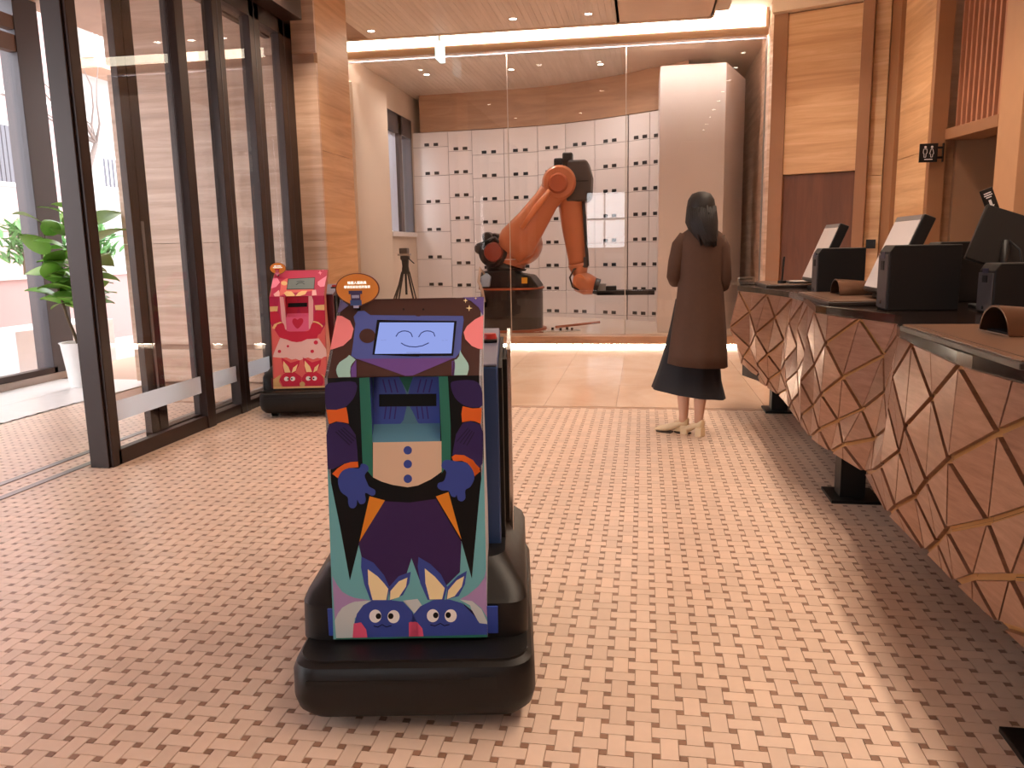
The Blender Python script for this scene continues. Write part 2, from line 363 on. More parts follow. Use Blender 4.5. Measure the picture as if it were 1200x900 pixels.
# ------------------------------------------------------------------ glass wall and plinth
YG = 10.43
plh = struct(MB().box(-3.86, 1.45, 10.21, 14.2, .035, .135).build('trim_5', banded('plinth_stone', (150, 112, 88), (176, 136, 108), (196, 156, 128), (1, 1, 6), 2, .3)))
struct(MB().box(-3.86, 1.45, 10.40, 14.2, 0, .035).build('trim_6', CREAM))
led = MB().box(-3.8, 1.42, 10.385, 10.398, .004, .030).build('plinth_light', E_PL); tag(led, 'warm light strip glowing under the plinth of the glass wall', 'light strip')
rf = struct(MB().box(-3.86, 1.5, 10.45, 14.1, .135, .14).build('floor.002', mat('pale_room_floor', (222, 204, 190), .35)))
gw = setting('window_1')
for x0, x1 in ((-3.83, -1.735), (-1.725, -.235), (-.225, 1.44)):
    MB().box(x0, x1, YG, YG + .012, .135, 3.70).build('glass_pane', GLASSG, gw)
for x in (-1.73, -.23): MB().box(x - .005, x + .005, YG - .001, YG + .013, .135, 3.7).build('silicone_joint', mat('glass_edge', (196, 184, 172), .3), gw)
MB().box(-3.83, 1.44, YG - .004, YG + .016, 3.70, 3.715).build('top_channel', BRONZED, gw); MB().box(1.435, 1.455, YG - .02, YG + .03, .0, 3.7).build('edge_channel', STEEL, gw)
# ------------------------------------------------------------------ right hand walls behind the counter
wr = setting('wall_right')
pf = MB().prism([(1.45, 10.2), (1.58, 10.06), (1.66, 10.06), (1.66, 10.9), (1.45, 10.9)], 0, 4.2).build('pillar', TRAV, wr, bevel=.003)
d = Vector((.93, -.36, 0)).normalized(); nrm = Vector((-.36, -.93, 0)).normalized()
P0 = Vector((1.55, 10.0, 0))
def along(t0, t1, z0, z1, o0, o1, name, m, bev=.003):
    a, b_ = P0 + d * t0, P0 + d * t1
    q = [(a + nrm * o1), (b_ + nrm * o1), (b_ + nrm * o0), (a + nrm * o0)]
    return MB().prism([(p.x, p.y) for p in q], z0, z1).build(name, m, wr, bevel=bev)
TRIMB = mat('tan_trim_and_shade', (150, 106, 74), .45, .1); DOORB = banded('dark_door_veneer', (92, 54, 34), (104, 62, 40), (118, 72, 46), (8, 8, .6), 1.6, .5)
along(-.1, .06, 0, 4.2, -.3, .0, 'jamb', TRIMB); along(.06, .86, 2.07, 3.85, -.3, -.02, 'stone_panel', TRAVO)
along(.06, .86, 0, 2.062, -.3, -.05, 'door_panel', DOORB); along(.86, .98, 0, 4.2, -.3, .09, 'fin', TRIMB)
along(.98, 1.13, 0, 2.0, -.3, -.02, 'stone_panel', TRAVO); along(.98, 1.13, 2.004, 4.2, -.3, -.02, 'stone_panel', TRAVO); along(-.1, .98, 3.86, 4.2, -.3, .1, 'soffit', CREAM)
MB().box(2.62, 2.7, 9.28, 9.62, 0, 4.2).build('fin', TRIMB, wr)  # shade of this side face is put into the brown
for z0, z1 in ((0, 2.12), (2.124, 4.2)): MB().box(2.66, 2.75, 8.36, 9.27, z0, z1).build('stone_panel', TRAVO, wr, bevel=.002)
MB().box(2.66, 2.80, 8.27, 8.355, 0, 4.2).build('fin', TRIMB, wr, bevel=.003)  # return face, its brown colour carries the shade
MB().box(2.75, 4.6, 8.36, 9.8, 0, 4.3).build('core', WOODB, wr)
# niche with upright slats over the corridor opening
MB().box(3.05, 3.12, 7.3, 8.30, 2.3, 4.2).build('niche_back', mat('niche_red_brown', (150, 84, 60), .6), wr)
for k in range(10):
    y = 8.24 - .083 * k; MB().box(2.86 + .012 * k, 2.93 + .012 * k, y - .018, y + .018, 2.3, 4.2).build('slat', mat('slat_wood', (176, 118, 88), .5), wr, bevel=.003)
MB().prism([(2.78, 8.28), (2.90, 7.42), (3.12, 7.42), (3.12, 8.28)], 2.2, 2.3).build('ledge', TRIMB, wr, bevel=.003)
MB().box(3.9, 4.0, 7.2, 8.4, 0, 2.4).build('corridor_wall', mat('corridor_brown', (104, 74, 56), .6), wr); MB().box(2.9, 4.0, 8.3, 8.36, 0, 2.4).build('corridor_wall', mat('corridor_tan', (150, 112, 84), .6), wr)
MB().box(3.0, 4.0, 7.2, 8.4, 2.3, 2.4).build('corridor_ceiling', CREAM, wr)
MB().box(2.90, 3.10, 7.0, 7.42, 0, 4.2).build('fin', mat('pale_fin', (184, 140, 104), .5), wr, bevel=.004)
for z0, z1 in ((0, 1.5), (1.504, 4.2)):
    for y0, y1 in ((5.2, 6.9), (3.4, 5.196), (1.6, 3.396), (-.2, 1.596), (-3, -.204)): MB().box(3.02, 3.12, y0, y1, z0, z1).build('stone_panel', TRAV, wr, bevel=.002)
MB().box(3.12, 4.6, -3.0, 7.2, 0, 4.3).build('core', WOODB, wr)
wk = setting('wall_back')
for x0, x1, z0, z1 in ((-6.5, -1.7, 0, 4.3), (-.5, 4.6, 0, 4.3), (-1.7, -.5, 0, 1.2), (-1.7, -.5, 2.9, 4.3)): MB().box(x0, x1, -3.2, -3.0, z0, z1).build('wall_body', WOODB, wk)
w3 = setting('window_3')
for x in (-1.7, -1.16, -.55): MB().box(x, x + .05, -3.12, -3.04, 1.2, 2.9).build('mullion', BRONZE, w3)
for z in (1.2, 2.05, 2.85): MB().box(-1.7, -.5, -3.12, -3.04, z, z + .06).build('transom', BRONZE, w3)
MB().box(-1.7, -.5, -3.09, -3.08, 1.2, 2.9).build('glass_pane', GLASS, w3)
struct(MB().box(-4.3, 1.9, 14.1, 14.3, 0, 4.3).build('wall_front', CREAM))
struct(MB().box(1.5, 1.9, 10.9, 14.2, 0, 4.3).build('wall_right.001', TRAV)); struct(MB().box(1.66, 4.6, 10.35, 10.9, 0, 4.3).build('wall_right.002', WOODB))
wb = MB().prism([(.19, 10.65), (1.0, 10.65), (1.36, 11.75), (.19, 11.75)], .14, 3.5).build('storage_block', WHITE, None, bevel=.004)
tag(wb, 'tall plain white block standing behind the glass right of the lockers', 'partition')
# roof of vestibule and outer glazing
struct(MB().box(-6.3, -3.3, -3.0, 8.1, 4.0, 4.3).build('ceiling.002', CREAM))
E_VEST = emit('vestibule_fill', (1, .97, .95), 120)  # glowing panels added to brighten the vestibule
for k, y in enumerate((1.2, 3.6, 6.0)):
    t = thing('added_fill_panel', 'added square fill panel in the vestibule ceiling between the glass doors', 'ceiling light', (-4.7, y, 3.99), 0, 'added vestibule fill panels')
    MB().box(-.45, .45, -.45, .45, -.02, 0).build('frame', LIGHTRIM, t); MB().box(-.42, .42, -.42, .42, -.026, -.02).build('diffuser', E_VEST, t)
w2 = setting('window_2'); XO = -6.1
for y0, y1 in ((7.35, 7.68), (2.9, 3.1), (-1.6, -1.4)): MB().box(XO - .2, XO, y0, y1, 0, 4.0).build('post', BRONZED, w2, bevel=.005)
MB().box(XO - .1, XO, -3, 7.4, .06, .13).build('sill_rail', BRONZE, w2); MB().box(XO - .15, XO + .02, -3, 7.7, 0, .07).build('sill', mat('sill_stone', (176, 158, 146), .5), w2)
for z0, z1 in ((3.48, 3.61), (3.27, 3.43)): MB().box(XO - .1, XO - .01, -3, 7.4, z0, z1).build('transom', mat('transom_bronze', (110, 88, 76), .5), w2, bevel=.003)
for y0, y1 in ((3.1, 7.35), (-1.4, 2.9)): MB().box(XO - .06, XO - .05, y0, y1, .13, 3.3).build('glass_pane', GLASS, w2)
struct(MB().box(-6.5, -6.0, -3.0, -1.6, 0, 4.3).build('wall_left.002', TRAV))
ART_FL = """1 teal -2130,4868 -2130,0 2130,0 2130,5016 1997,4016 1839,2602 1733,1646 1471,2697 -1328,2704 -1622,1643 -1833,3089 -2008,4136
2 pants -616,3844 80,3793 799,3883 1471,2674 1411,1838 960,1404 331,1524 90,2246 -213,1354 -921,1352 -1271,2271 -1352,2680
3 gold -1008,3988 -592,3867 -1327,2728
3 gold 801,3953 1148,4068 1472,2745
1 cream -871,5463 991,5467 975,4631 812,4516 672,4423 322,4262 44,4217 -371,4290 -670,4386 -899,4506
2 green -1187,7219 -911,7234 -881,5904 -899,4506 -1034,4671 -1170,4789
2 green 957,7230 1205,7226 1249,5879 1233,4955 974,4584 991,5490
1 plum -2123,7012 -2050,7088 -1943,7107 -1811,7114 -1633,7132 -1431,7138 -1290,7106 -1250,7012 -1271,6880 -1316,6755 -1381,6647 -1470,6545 -1556,6467 -1626,6422 -1694,6400 -1775,6387 -1891,6359 -2021,6341 -2114,6392 -2130,6572 -2130,6821
2 orange -2108,6382 -1837,6369 -1564,6436 -1528,6205 -1510,5989 -1664,6028 -1848,6055 -2052,5980
1 plum -2052,5965 -1786,6054 -1511,5958 -1335,5678 -1303,5243 -1296,4962 -1670,4903 -1987,4749 -2130,4751 -2130,5687
2 plumdark -1884,5766 -1510,5389 -1488,5411 -1862,5788
2 plumdark -1815,5802 -1452,5444 -1430,5467 -1793,5824
2 plumdark -1745,5838 -1395,5500 -1373,5522 -1724,5861
2 plumdark -1676,5874 -1337,5555 -1316,5577 -1655,5897
2 orange -2007,4624 -1862,4764 -1671,4888 -1483,4939 -1297,4947 -1286,4790 -1550,4777 -1740,4685 -1855,4497
3 blue -1857,4450 -1835,4540 -1793,4620 -1740,4685 -1675,4730 -1599,4759 -1519,4777 -1432,4774 -1342,4758 -1271,4759 -1239,4796 -1227,4848 -1206,4883 -1157,4888 -1098,4874 -1052,4851 -1023,4817 -1008,4773 -1009,4725 -1041,4677 -1091,4625 -1122,4570 -1116,4507 -1091,4441 -1066,4381 -1050,4334 -1034,4293 -1007,4255 -958,4223 -898,4193 -855,4160 -841,4117 -845,4070 -859,4034 -881,4013 -913,4002 -953,4003 -1010,4032 -1076,4074 -1121,4083 -1129,4032 -1116,3949 -1112,3878 -1127,3835 -1150,3804 -1177,3784 -1212,3773 -1252,3773 -1286,3785 -1311,3823 -1330,3873 -1345,3895 -1353,3865 -1356,3806 -1365,3753 -1387,3716 -1415,3684 -1446,3665 -1483,3662 -1522,3671 -1555,3691 -1575,3725 -1588,3770 -1597,3818 -1597,3868 -1593,3922 -1608,3976 -1660,4023 -1731,4070 -1790,4135 -1827,4231 -1852,4345
1 plum 1277,6990 1282,7046 1311,7076 1384,7095 1536,7112 1733,7119 1896,7102 1994,7055 2059,6985 2103,6887 2130,6739 2130,6564 2127,6432 2067,6377 1978,6365 1885,6368 1796,6377 1703,6400 1615,6439 1528,6496 1444,6569 1377,6655 1325,6767 1289,6891
2 orange 1584,6409 1855,6344 2102,6356 2087,6128 2066,5921 1910,5993 1789,6010 1562,5976 1550,6196
1 plum 1390,5647 1577,5951 1789,6004 2060,5900 2130,5639 2091,4839 2014,4715 1774,4965 1532,5060 1273,5063 1324,5340
2 plumdark 1412,5438 1736,5803 1716,5821 1391,5456
2 plumdark 1503,5400 1791,5766 1769,5783 1481,5418
2 plumdark 1594,5363 1845,5729 1823,5745 1571,5379
2 plumdark 1685,5326 1900,5693 1876,5707 1661,5340
2 orange 1257,5032 1350,5093 1593,5075 1834,4934 1983,4716 2028,4622 1920,4530 1831,4686 1711,4842 1530,4921 1301,4914
2 orange 1758,4919 1909,4825 2023,4700 1874,4484 1830,4640 1681,4827
3 blue 979,4833 999,4878 1033,4927 1088,4956 1176,4952 1286,4929 1392,4907 1490,4897 1584,4887 1666,4858 1734,4798 1790,4719 1830,4640 1855,4567 1864,4494 1858,4422 1832,4345 1792,4268 1748,4205 1698,4169 1646,4148 1609,4112 1601,4044 1608,3961 1605,3894 1581,3850 1547,3821 1512,3806 1475,3807 1436,3822 1405,3848 1389,3895 1380,3953 1371,3989 1360,3980 1349,3948 1330,3927 1298,3926 1259,3936 1223,3959 1200,4002 1180,4058 1149,4100 1098,4112 1037,4111 981,4116 932,4136 888,4163 859,4195 850,4237 857,4283 877,4320 917,4338 971,4348 1016,4366 1044,4400 1065,4444 1080,4490 1094,4542 1103,4597 1098,4646 1068,4681 1025,4711 992,4740 977,4770 971,4800
2 blue 183,5232 177,5196 160,5164 134,5138 101,5122 66,5117 30,5123 -2,5140 -26,5166 -42,5198 -47,5234 -40,5270 -23,5302 3,5328 36,5344 71,5349 107,5343 138,5326 163,5300 179,5268
2 blue 175,4855 168,4819 151,4786 125,4761 92,4744 57,4739 21,4745 -11,4762 -36,4788 -51,4821 -56,4857 -49,4893 -32,4925 -6,4951 26,4967 62,4972 98,4966 129,4949 154,4923 170,4891
2 blue 165,4450 159,4414 141,4382 115,4356 83,4340 47,4334 11,4340 -21,4357 -46,4383 -61,4416 -66,4452 -59,4488 -42,4521 -16,4547 17,4563 52,4568 88,4562 120,4546 145,4519 160,4487
2 lavender -2101,1783 -1981,1546 -1843,1338 -1673,1231 -1501,1160 -1098,1090 -1563,1041 -1858,891 -2074,560
2 pale -2075,530 -1980,740 -1858,891 -1681,993 -1504,1059 -982,1084 -1519,592 -1595,39 -2052,24
2 lavender 2130,1902 2080,1668 1907,1433 1619,1197 1389,1078 1730,1020 1983,814 2130,548
2 pale 1389,1067 1730,1020 1983,784 2130,430 2130,61 1888,59 1672,902
2 pale -175,1062 229,1105 395,838 217,599
3 plumdark 1445,990 1726,754 1921,369 1824,369 1640,724
4 blue -1595,39 -1556,352 -1457,712 -1276,952 -1040,1084 -520,1085 -175,1038 77,748 185,450 216,49
3 blue -1280,2314 -951,2138 -674,1784 -539,1459 -607,1085 -1069,1084 -1228,1547 -1300,2020
3 blue -568,1429 -272,1755 63,1872 9,1548 -171,1222 -520,1073
4 ivory -1118,1961 -847,1754 -680,1559 -569,1400 -635,1091 -1011,1096 -1113,1547
4 ivory -513,1340 -276,1607 -33,1713 -79,1459 -287,1163 -531,1091
4 blue -9,49 10,360 92,659 299,898 646,1065 1104,1078 1445,972 1781,606 1921,399 2130,370 2130,61
3 blue 284,2283 610,2078 889,1785 1053,1432 961,1065 503,1076 313,1549 255,2020
3 blue 1053,1432 1343,1726 1601,1873 1538,1491 1362,1167 1018,1077
4 ivory 448,1961 717,1726 984,1402 904,1089 561,1088 456,1549
4 ivory 1080,1343 1313,1609 1525,1726 1452,1432 1248,1167 1036,1089
5 white -781,643 -790,586 -816,534 -854,493 -902,466 -954,457 -1006,466 -1052,492 -1088,533 -1110,585 -1117,642 -1107,699 -1081,751 -1043,792 -995,818 -943,828 -892,819 -846,793 -810,752 -787,700
5 white -278,621 -288,564 -313,512 -351,471 -398,444 -451,435 -502,444 -548,470 -584,511 -607,563 -613,620 -604,677 -578,729 -540,770 -493,796 -441,805 -389,797 -343,771 -307,730 -285,678
6 dark -786,643 -791,617 -802,594 -819,575 -841,563 -864,559 -887,563 -908,575 -924,593 -934,617 -937,643 -933,668 -921,692 -904,710 -883,722 -859,726 -836,722 -815,711 -799,692 -789,669
6 dark -445,638 -450,613 -461,589 -478,571 -499,559 -523,554 -546,558 -566,570 -582,589 -593,612 -596,638 -591,664 -580,687 -563,706 -541,718 -518,722 -495,718 -474,706 -458,688 -448,664
5 white 804,632 795,575 770,523 732,482 685,456 634,446 582,455 536,481 500,522 478,573 471,631 480,688 505,739 543,780 590,806 641,815 692,807 738,781 774,740 797,689
5 white 1296,622 1287,565 1263,513 1225,472 1178,446 1127,437 1076,446 1030,472 994,512 971,564 964,621 973,678 998,729 1035,770 1082,796 1134,805 1185,796 1230,770 1266,730 1289,679
6 dark 793,644 789,618 777,595 761,576 740,564 716,560 693,564 673,576 657,594 647,617 643,643 648,669 659,692 676,711 697,722 720,727 743,723 763,711 779,693 790,669
6 dark 1136,645 1132,619 1121,596 1105,578 1084,566 1060,561 1038,565 1017,577 1001,596 991,619 988,644 992,670 1003,693 1019,712 1040,724 1063,728 1086,724 1107,712 1123,694 1133,671
5 dark -1007,355 -887,319 -770,392 -658,321 -508,357 -513,381 -654,344 -770,416 -889,343 -999,378
5 dark 560,363 690,328 840,400 946,329 1094,365 1089,389 949,352 840,424 688,351 567,386
5 pink -1553,442 -1348,473 -1209,264 -1187,41 -1595,39
5 pink -28,449 157,468 224,408 216,49 -38,48
5 pink 1,468 202,451 342,272 366,51 -9,49
5 green -2051,36 -2054,0 261,0 262,49
5 green -240,47 -242,0 2130,0 2130,73"""
ART_FU = """1 face -1344,672 -1506,806 -1514,1236 -1547,2071 -1636,2365 -1535,2582 -1357,2611 -1155,2417 1540,2310 1565,2149 1523,1430 1528,939 1394,658 1371,643
1 violet -1346,688 1371,658 258,26 54,15
2 umber -1340,639 54,15 -1237,12
2 umber 1371,627 1359,0 259,10
1 salmon -2125,2412 -1985,2406 -1716,2198 -1570,1858 -1588,1488 -1780,1200 -1995,1095 -2130,1040 -2130,1059 -2130,1979
1 salmon 2130,2318 2079,2305 1885,2158 1662,1889 1578,1641 1633,1371 1819,1102 2001,988 2130,961
3 mint -1565,827 -1457,737 -1364,640 -1397,577 -1441,493 -1468,389 -1459,180 -1417,0 -1750,0 -1811,127 -1849,272 -1842,419 -1792,558 -1702,649 -1617,733
3 mint 1506,949 1538,833 1591,717 1667,577 1733,439 1760,329 1763,207 1728,0 1374,0 1387,277 1382,440 1359,565 1425,596 1484,708
2 violet -1453,346 -1348,640 -1263,0 -1406,0
2 violet 1300,0 1290,525 1380,564 1389,0
1 indigo 1491,3107 2130,3107 2130,2332 2095,2362 1986,2656 1758,2939
1 slate -2113,3107 -1838,2848 -2059,2557 -2130,2562
2 ivory 1806,2626 1729,2599 1709,2485 1688,2601 1611,2636 1688,2663 1708,2778 1729,2661
2 ivory 1665,2959 1608,2939 1593,2853 1577,2940 1519,2967 1577,2987 1592,3073 1608,2985
2 ivory 1936,3050 1900,3037 1890,2982 1880,3038 1844,3055 1880,3068 1890,3107 1900,3067
2 umber -913,1554 -915,1466 -939,1387 -983,1326 -1042,1287 -1112,1276 -1184,1292 -1253,1335 -1312,1400 -1354,1482 -1377,1572 -1377,1662 -1353,1742 -1309,1806 -1249,1845 -1178,1857 -1104,1839 -1034,1795 -975,1727 -934,1645
2 dark -177,2631 -180,2605 -194,2589 -213,2590 -230,2607 -238,2634 -234,2660 -220,2675 -201,2674 -184,2657
2 dark 402,2612 397,2586 383,2571 365,2572 349,2589 342,2615 346,2641 360,2656 379,2656 395,2639
2 umber 316,2358 302,2336 263,2324 213,2326 173,2342 156,2366 170,2388 209,2400 258,2398 299,2382
3 dark -938,2203 298,2139 378,719 -922,821
3 dark 199,2143 1366,2102 1317,725 283,743"""
ART_SC = """0 screen -849,2088 1294,2031 1270,810 -860,842
1 ink -315,1491 -264,1631 -176,1692 -99,1702 -4,1681 75,1620 132,1463 155,1477 94,1642 2,1716 -101,1739 -186,1728 -284,1659 -339,1511
1 ink 325,1454 385,1607 474,1676 549,1686 643,1669 719,1618 764,1472 787,1484 737,1640 648,1704 547,1723 463,1711 366,1633 302,1474
1 ink -166,1228 -55,1137 71,1082 265,1059 455,1103 624,1213 611,1247 445,1138 261,1095 73,1118 -47,1170 -155,1259
1 blush -659,1364 -671,1355 -703,1352 -736,1357 -750,1367 -738,1376 -706,1379 -673,1374
1 blush -578,1370 -591,1361 -622,1358 -655,1363 -669,1373 -657,1382 -625,1385 -592,1380
1 blush 1052,1312 1040,1303 1009,1300 978,1305 964,1315 977,1324 1008,1327 1039,1322
1 blush 1153,1317 1140,1308 1109,1306 1078,1311 1065,1320 1077,1329 1108,1332 1140,1327
1 blush 17,892 400,880 402,837 20,849"""
ART_RC = """1 blue2 -889,7214 -158,7202 -9,6744 5,6400 -96,6010 -262,5804 -447,5783 -931,5789
1 blue2 161,7197 956,7185 929,5790 449,5796 292,5936 161,6237 74,6399 59,6743
2 green -203,7226 207,7219 37,6766
2 plum2 -657,7137 -576,6770 -540,6779 -621,7146
2 plum2 710,7125 612,6762 647,6753 745,7115
2 plum2 -606,6037 -550,6382 -587,6387 -642,6042
2 plum2 609,6027 571,6372 534,6367 573,6022
2 plum2 -497,7135 -415,6768 -380,6776 -461,7143
2 plum2 551,7127 452,6764 487,6755 586,7118
2 plum2 -468,6035 -413,6380 -449,6385 -504,6041
2 plum2 472,6029 434,6374 398,6369 436,6024
2 plum2 -337,7132 -255,6766 -219,6774 -301,7141
2 plum2 392,7130 293,6767 328,6757 427,7120
2 plum2 -330,6034 -275,6378 -311,6384 -366,6039
2 plum2 335,6030 297,6375 261,6371 298,6026
3 dark -754,6732 833,6720 826,6377 -764,6387"""
ART_PL = """1 crimson -2130,7234 -959,7234 -969,5613 -909,4502 -1495,4083 -2130,5162
1 crimson 959,7234 2130,7234 2130,6530 2130,5009 1719,4290 1329,4072 837,4583 921,5609
2 rose -1488,6480 -1303,5300 -1102,5124 -964,5299 -1025,7194 -1343,7227
2 rose 1364,6497 1231,5153 1002,5154 1007,7194 1154,7227
2 sand -2130,6467 -1488,6480 -1551,6095 -2130,6075
2 sand 1349,6497 2108,6530 2107,6089 1396,6125
2 scarlet -2116,5993 -1772,6129 -1418,5855 -1303,5300 -1998,5091 -2130,5302
2 scarlet 1280,5851 1583,6090 2032,5987 2130,5151 1878,5010 1271,5294
3 blushpink -1329,7227 -1025,7194 -954,6128 -902,4625 -1099,4661 -1257,5440
3 blushpink 898,7227 1154,7227 1258,6865 1180,5294 954,4655 815,4655
2 pinkpanel -946,5613 936,5609 875,4583 488,4476 -893,4502
3 scarlet -57,4694 -161,4749 -258,4867 -335,4980 -388,5066 -422,5148 -438,5228 -433,5310 -410,5390 -375,5452 -324,5488 -261,5507 -199,5507 -142,5476 -87,5428 -29,5402 30,5427 92,5475 156,5506 230,5509 306,5495 366,5464 403,5411 422,5340 420,5261 393,5173 344,5076 274,4978 176,4863 57,4747
3 sand -2022,4771 -1846,5090 -1381,5265 -1173,5215 -1622,5054 -1814,4699
3 sand 1195,5273 1574,5187 1938,4867 1838,4724 1572,5046 1154,5139
4 scarlet -1791,4806 -1691,4921 -1534,5019 -1392,5089 -1290,5140 -1201,5163 -1125,5124 -1069,4973 -1025,4758 -965,4589 -855,4522 -730,4503 -664,4480 -695,4433 -786,4382 -902,4336 -1047,4288 -1218,4244 -1370,4228 -1489,4248 -1588,4295 -1668,4375 -1741,4504 -1795,4663
4 scarlet 1838,4796 1759,4911 1630,5010 1496,5082 1367,5133 1233,5157 1116,5118 1024,4967 947,4752 875,4583 790,4516 709,4498 680,4475 728,4428 826,4377 947,4329 1092,4280 1259,4235 1409,4218 1531,4237 1636,4284 1720,4363 1791,4492 1840,4652
2 scarlet -1562,4229 -895,4481 796,4475 1565,4291 1404,3850 615,3481 -163,3597 -930,3823 -1495,4083
3 skirt -1422,4009 -928,3860 -548,3695 -161,3634 230,3677 625,3854 1561,3887 1870,3400 2106,3020 2130,2442 1946,2443 1705,2288 1385,2369 1063,2253 667,2412 345,2336 21,2197 -293,2340 -615,2279 -1004,2460 -1324,2424 -2071,2521 -1971,2813 -1832,3116
4 scarlet 1495,3575 1471,3492 1407,3432 1320,3410 1234,3433 1172,3494 1150,3576 1175,3658 1238,3718 1325,3739 1410,3717 1473,3657
4 scarlet -753,3338 -769,3289 -808,3253 -860,3240 -910,3253 -945,3290 -956,3338 -940,3387 -901,3423 -850,3436 -799,3422 -764,3386
4 scarlet -1395,2947 -1417,2882 -1469,2835 -1537,2818 -1603,2836 -1649,2884 -1662,2948 -1640,3013 -1588,3060 -1520,3077 -1455,3059 -1409,3012
4 scarlet 1154,2888 1134,2819 1081,2768 1009,2750 938,2769 886,2820 869,2889 889,2958 943,3008 1014,3026 1085,3007 1136,2957
3 scarlet -1628,749 -1318,1154 -823,1312 -340,1228 56,916 79,404 -53,154 -1376,166 -1521,500
3 scarlet -1401,2463 -1017,2227 -707,2029 22,2221 -75,1787 -379,1269 -707,1190 -1273,1235 -1340,1875
4 sand2 -1258,2189 -883,1713 -744,1271 -1190,1275 -1297,1796
4 sand2 -151,1907 -333,1389 -665,1230 -525,1631
5 white -891,767 -914,689 -969,626 -1047,592 -1131,593 -1204,628 -1253,692 -1267,770 -1244,848 -1188,911 -1111,945 -1028,944 -955,909 -906,846
5 white -400,763 -422,685 -477,622 -554,588 -638,588 -712,624 -762,688 -776,766 -754,845 -699,907 -622,941 -538,940 -465,905 -415,842
6 dark -875,767 -899,715 -952,694 -1003,716 -1022,768 -998,820 -944,842 -894,820
6 dark -596,765 -620,713 -674,692 -725,714 -744,766 -720,818 -667,839 -616,817
3 scarlet 66,735 366,1142 858,1300 1346,1216 1752,902 1790,389 1664,139 336,151 181,486
3 scarlet 245,2453 638,2217 954,2018 1680,2210 1596,1776 1306,1256 978,1178 409,1222 323,1864
4 sand2 396,2179 786,1702 939,1259 491,1262 369,1784
4 sand2 1516,1896 1348,1377 1020,1218 1149,1620
5 white 806,754 785,675 731,612 654,578 570,579 495,614 444,678 428,757 449,835 503,897 579,932 663,931 738,896 789,832
5 white 1299,750 1279,671 1225,608 1149,574 1064,575 989,610 938,674 921,753 941,831 994,894 1071,928 1155,927 1230,892 1281,829
6 dark 822,754 799,701 746,680 695,702 674,755 697,807 750,828 801,806
6 dark 1101,751 1079,699 1026,678 974,700 953,753 976,805 1029,826 1081,804
2 olive -2118,752 -1481,1155 -1679,584 -1421,99 -2130,105
5 olive 349,318 317,218 236,145 128,119 21,147 -55,221 -80,322 -48,421 33,494 141,520 247,492 323,418
2 sand 1614,1092 2105,760 2130,302 1858,721
5 sand -2130,173 2130,134 2130,0 -2130,0"""
ART_PU = """1 coral -1458,1777 -1078,2114 1151,2151 1235,603 636,468 -820,379 -1397,0 -1550,44 -1378,836
2 orchid -2130,2206 -1794,2204 -1520,1658 -1752,1127 -2085,953 -2130,953
2 orchid 2094,2340 1770,2002 1455,1645 1480,1292 1717,1001 2041,1058
2 sand -927,1536 -929,1406 -996,1311 -1109,1277 -1238,1312 -1350,1407 -1415,1538 -1414,1669 -1348,1765 -1234,1800 -1103,1764 -991,1667
3 dark -941,2089 1193,2175 1272,762 -890,766
3 sand -1057,380 -869,583 -489,549 -179,155 -166,0 -339,0 -793,0
3 sand -93,0 66,379 318,581 746,581 626,155 235,0
3 blushpink -1830,268 -1490,744 -1376,380 -1343,0 -1711,0
3 blushpink 1125,603 1403,693 1536,44 1169,0
3 orchid 1721,2700 1586,2638 1587,2404 1508,2638 1351,2703 1486,2765 1485,3002 1565,2765
3 orchid 1819,3088 1751,3056 1751,2937 1712,3057 1633,3089 1701,3107 1741,3107"""
ART_PS = """0 greyscreen -878,2016 1160,2102 1230,830 -853,835
1 ink2 -183,1258 -13,1488 230,1509 448,1315 466,1393 225,1601 -52,1578 -233,1337
1 ink2 -202,1635 83,1704 397,1632 388,1715 65,1788 -227,1717"""
ART_PR = """1 scarlet2 -1027,7162 1007,7194 988,6261 905,5906 155,5907 -14,6364 -182,5908 -1041,5909
2 crimson -172,6997 -33,6799 158,6997
3 dark -810,6720 680,6732 671,6410 -828,6398"""
# ------------------------------------------------------------------ kiosks
ACOL = dict(teal2=(92, 140, 164), teal=(112, 178, 186), pants=(58, 36, 84), gold=(226, 138, 40), cream=(226, 194, 166), green=(48, 118, 100), plum=(56, 40, 92), plumdark=(36, 26, 62),
    orange=(232, 106, 36), blue=(62, 78, 158), lavender=(172, 142, 190), pale=(200, 206, 206), ivory=(246, 226, 176), white=(245, 240, 236), dark=(13, 10, 11),
    pink=(232, 92, 128), face=(84, 96, 168), violet=(108, 76, 148), umber=(74, 48, 44), salmon=(244, 140, 146), mint=(160, 200, 194), indigo=(100, 84, 150),
    slate=(112, 104, 150), blue2=(70, 92, 178), plum2=(66, 54, 130), blush=(142, 150, 206), crimson=(190, 42, 84), rose=(206, 60, 100), sand=(240, 196, 138),
    scarlet=(206, 44, 72), scarlet2=(202, 48, 78), blushpink=(240, 176, 178), pinkpanel=(232, 100, 140), skirt=(240, 196, 190), sand2=(250, 214, 160), olive=(212, 172, 116),
    coral=(230, 108, 104), orchid=(246, 140, 172), ink2=(60, 66, 68))
E_SCREEN = emit('lit_screen', (.30, .37, .80), 1.0); E_INK = emit('screen_ink', (.025, .03, .12), 1.0); E_BL = emit('screen_blush', (.26, .31, .66), 1.0)
GREYS = mat('grey_screen', (120, 130, 130), .2)
def amat(n):
    if n == 'screen': return E_SCREEN
    if n == 'ink': return E_INK
    if n == 'blush': return E_BL
    if n == 'greyscreen': return GREYS
    return mat('print_' + n, ACOL[n], .5, 0, .02, 20, .2)
KW = .213; K0 = (0, .215); K1 = (.0707, .9349); K2 = (.3125, 1.13)
LH = math.hypot(K1[0] - K0[0], K1[1] - K0[1]); UH = math.hypot(K2[0] - K1[0], K2[1] - K1[1])
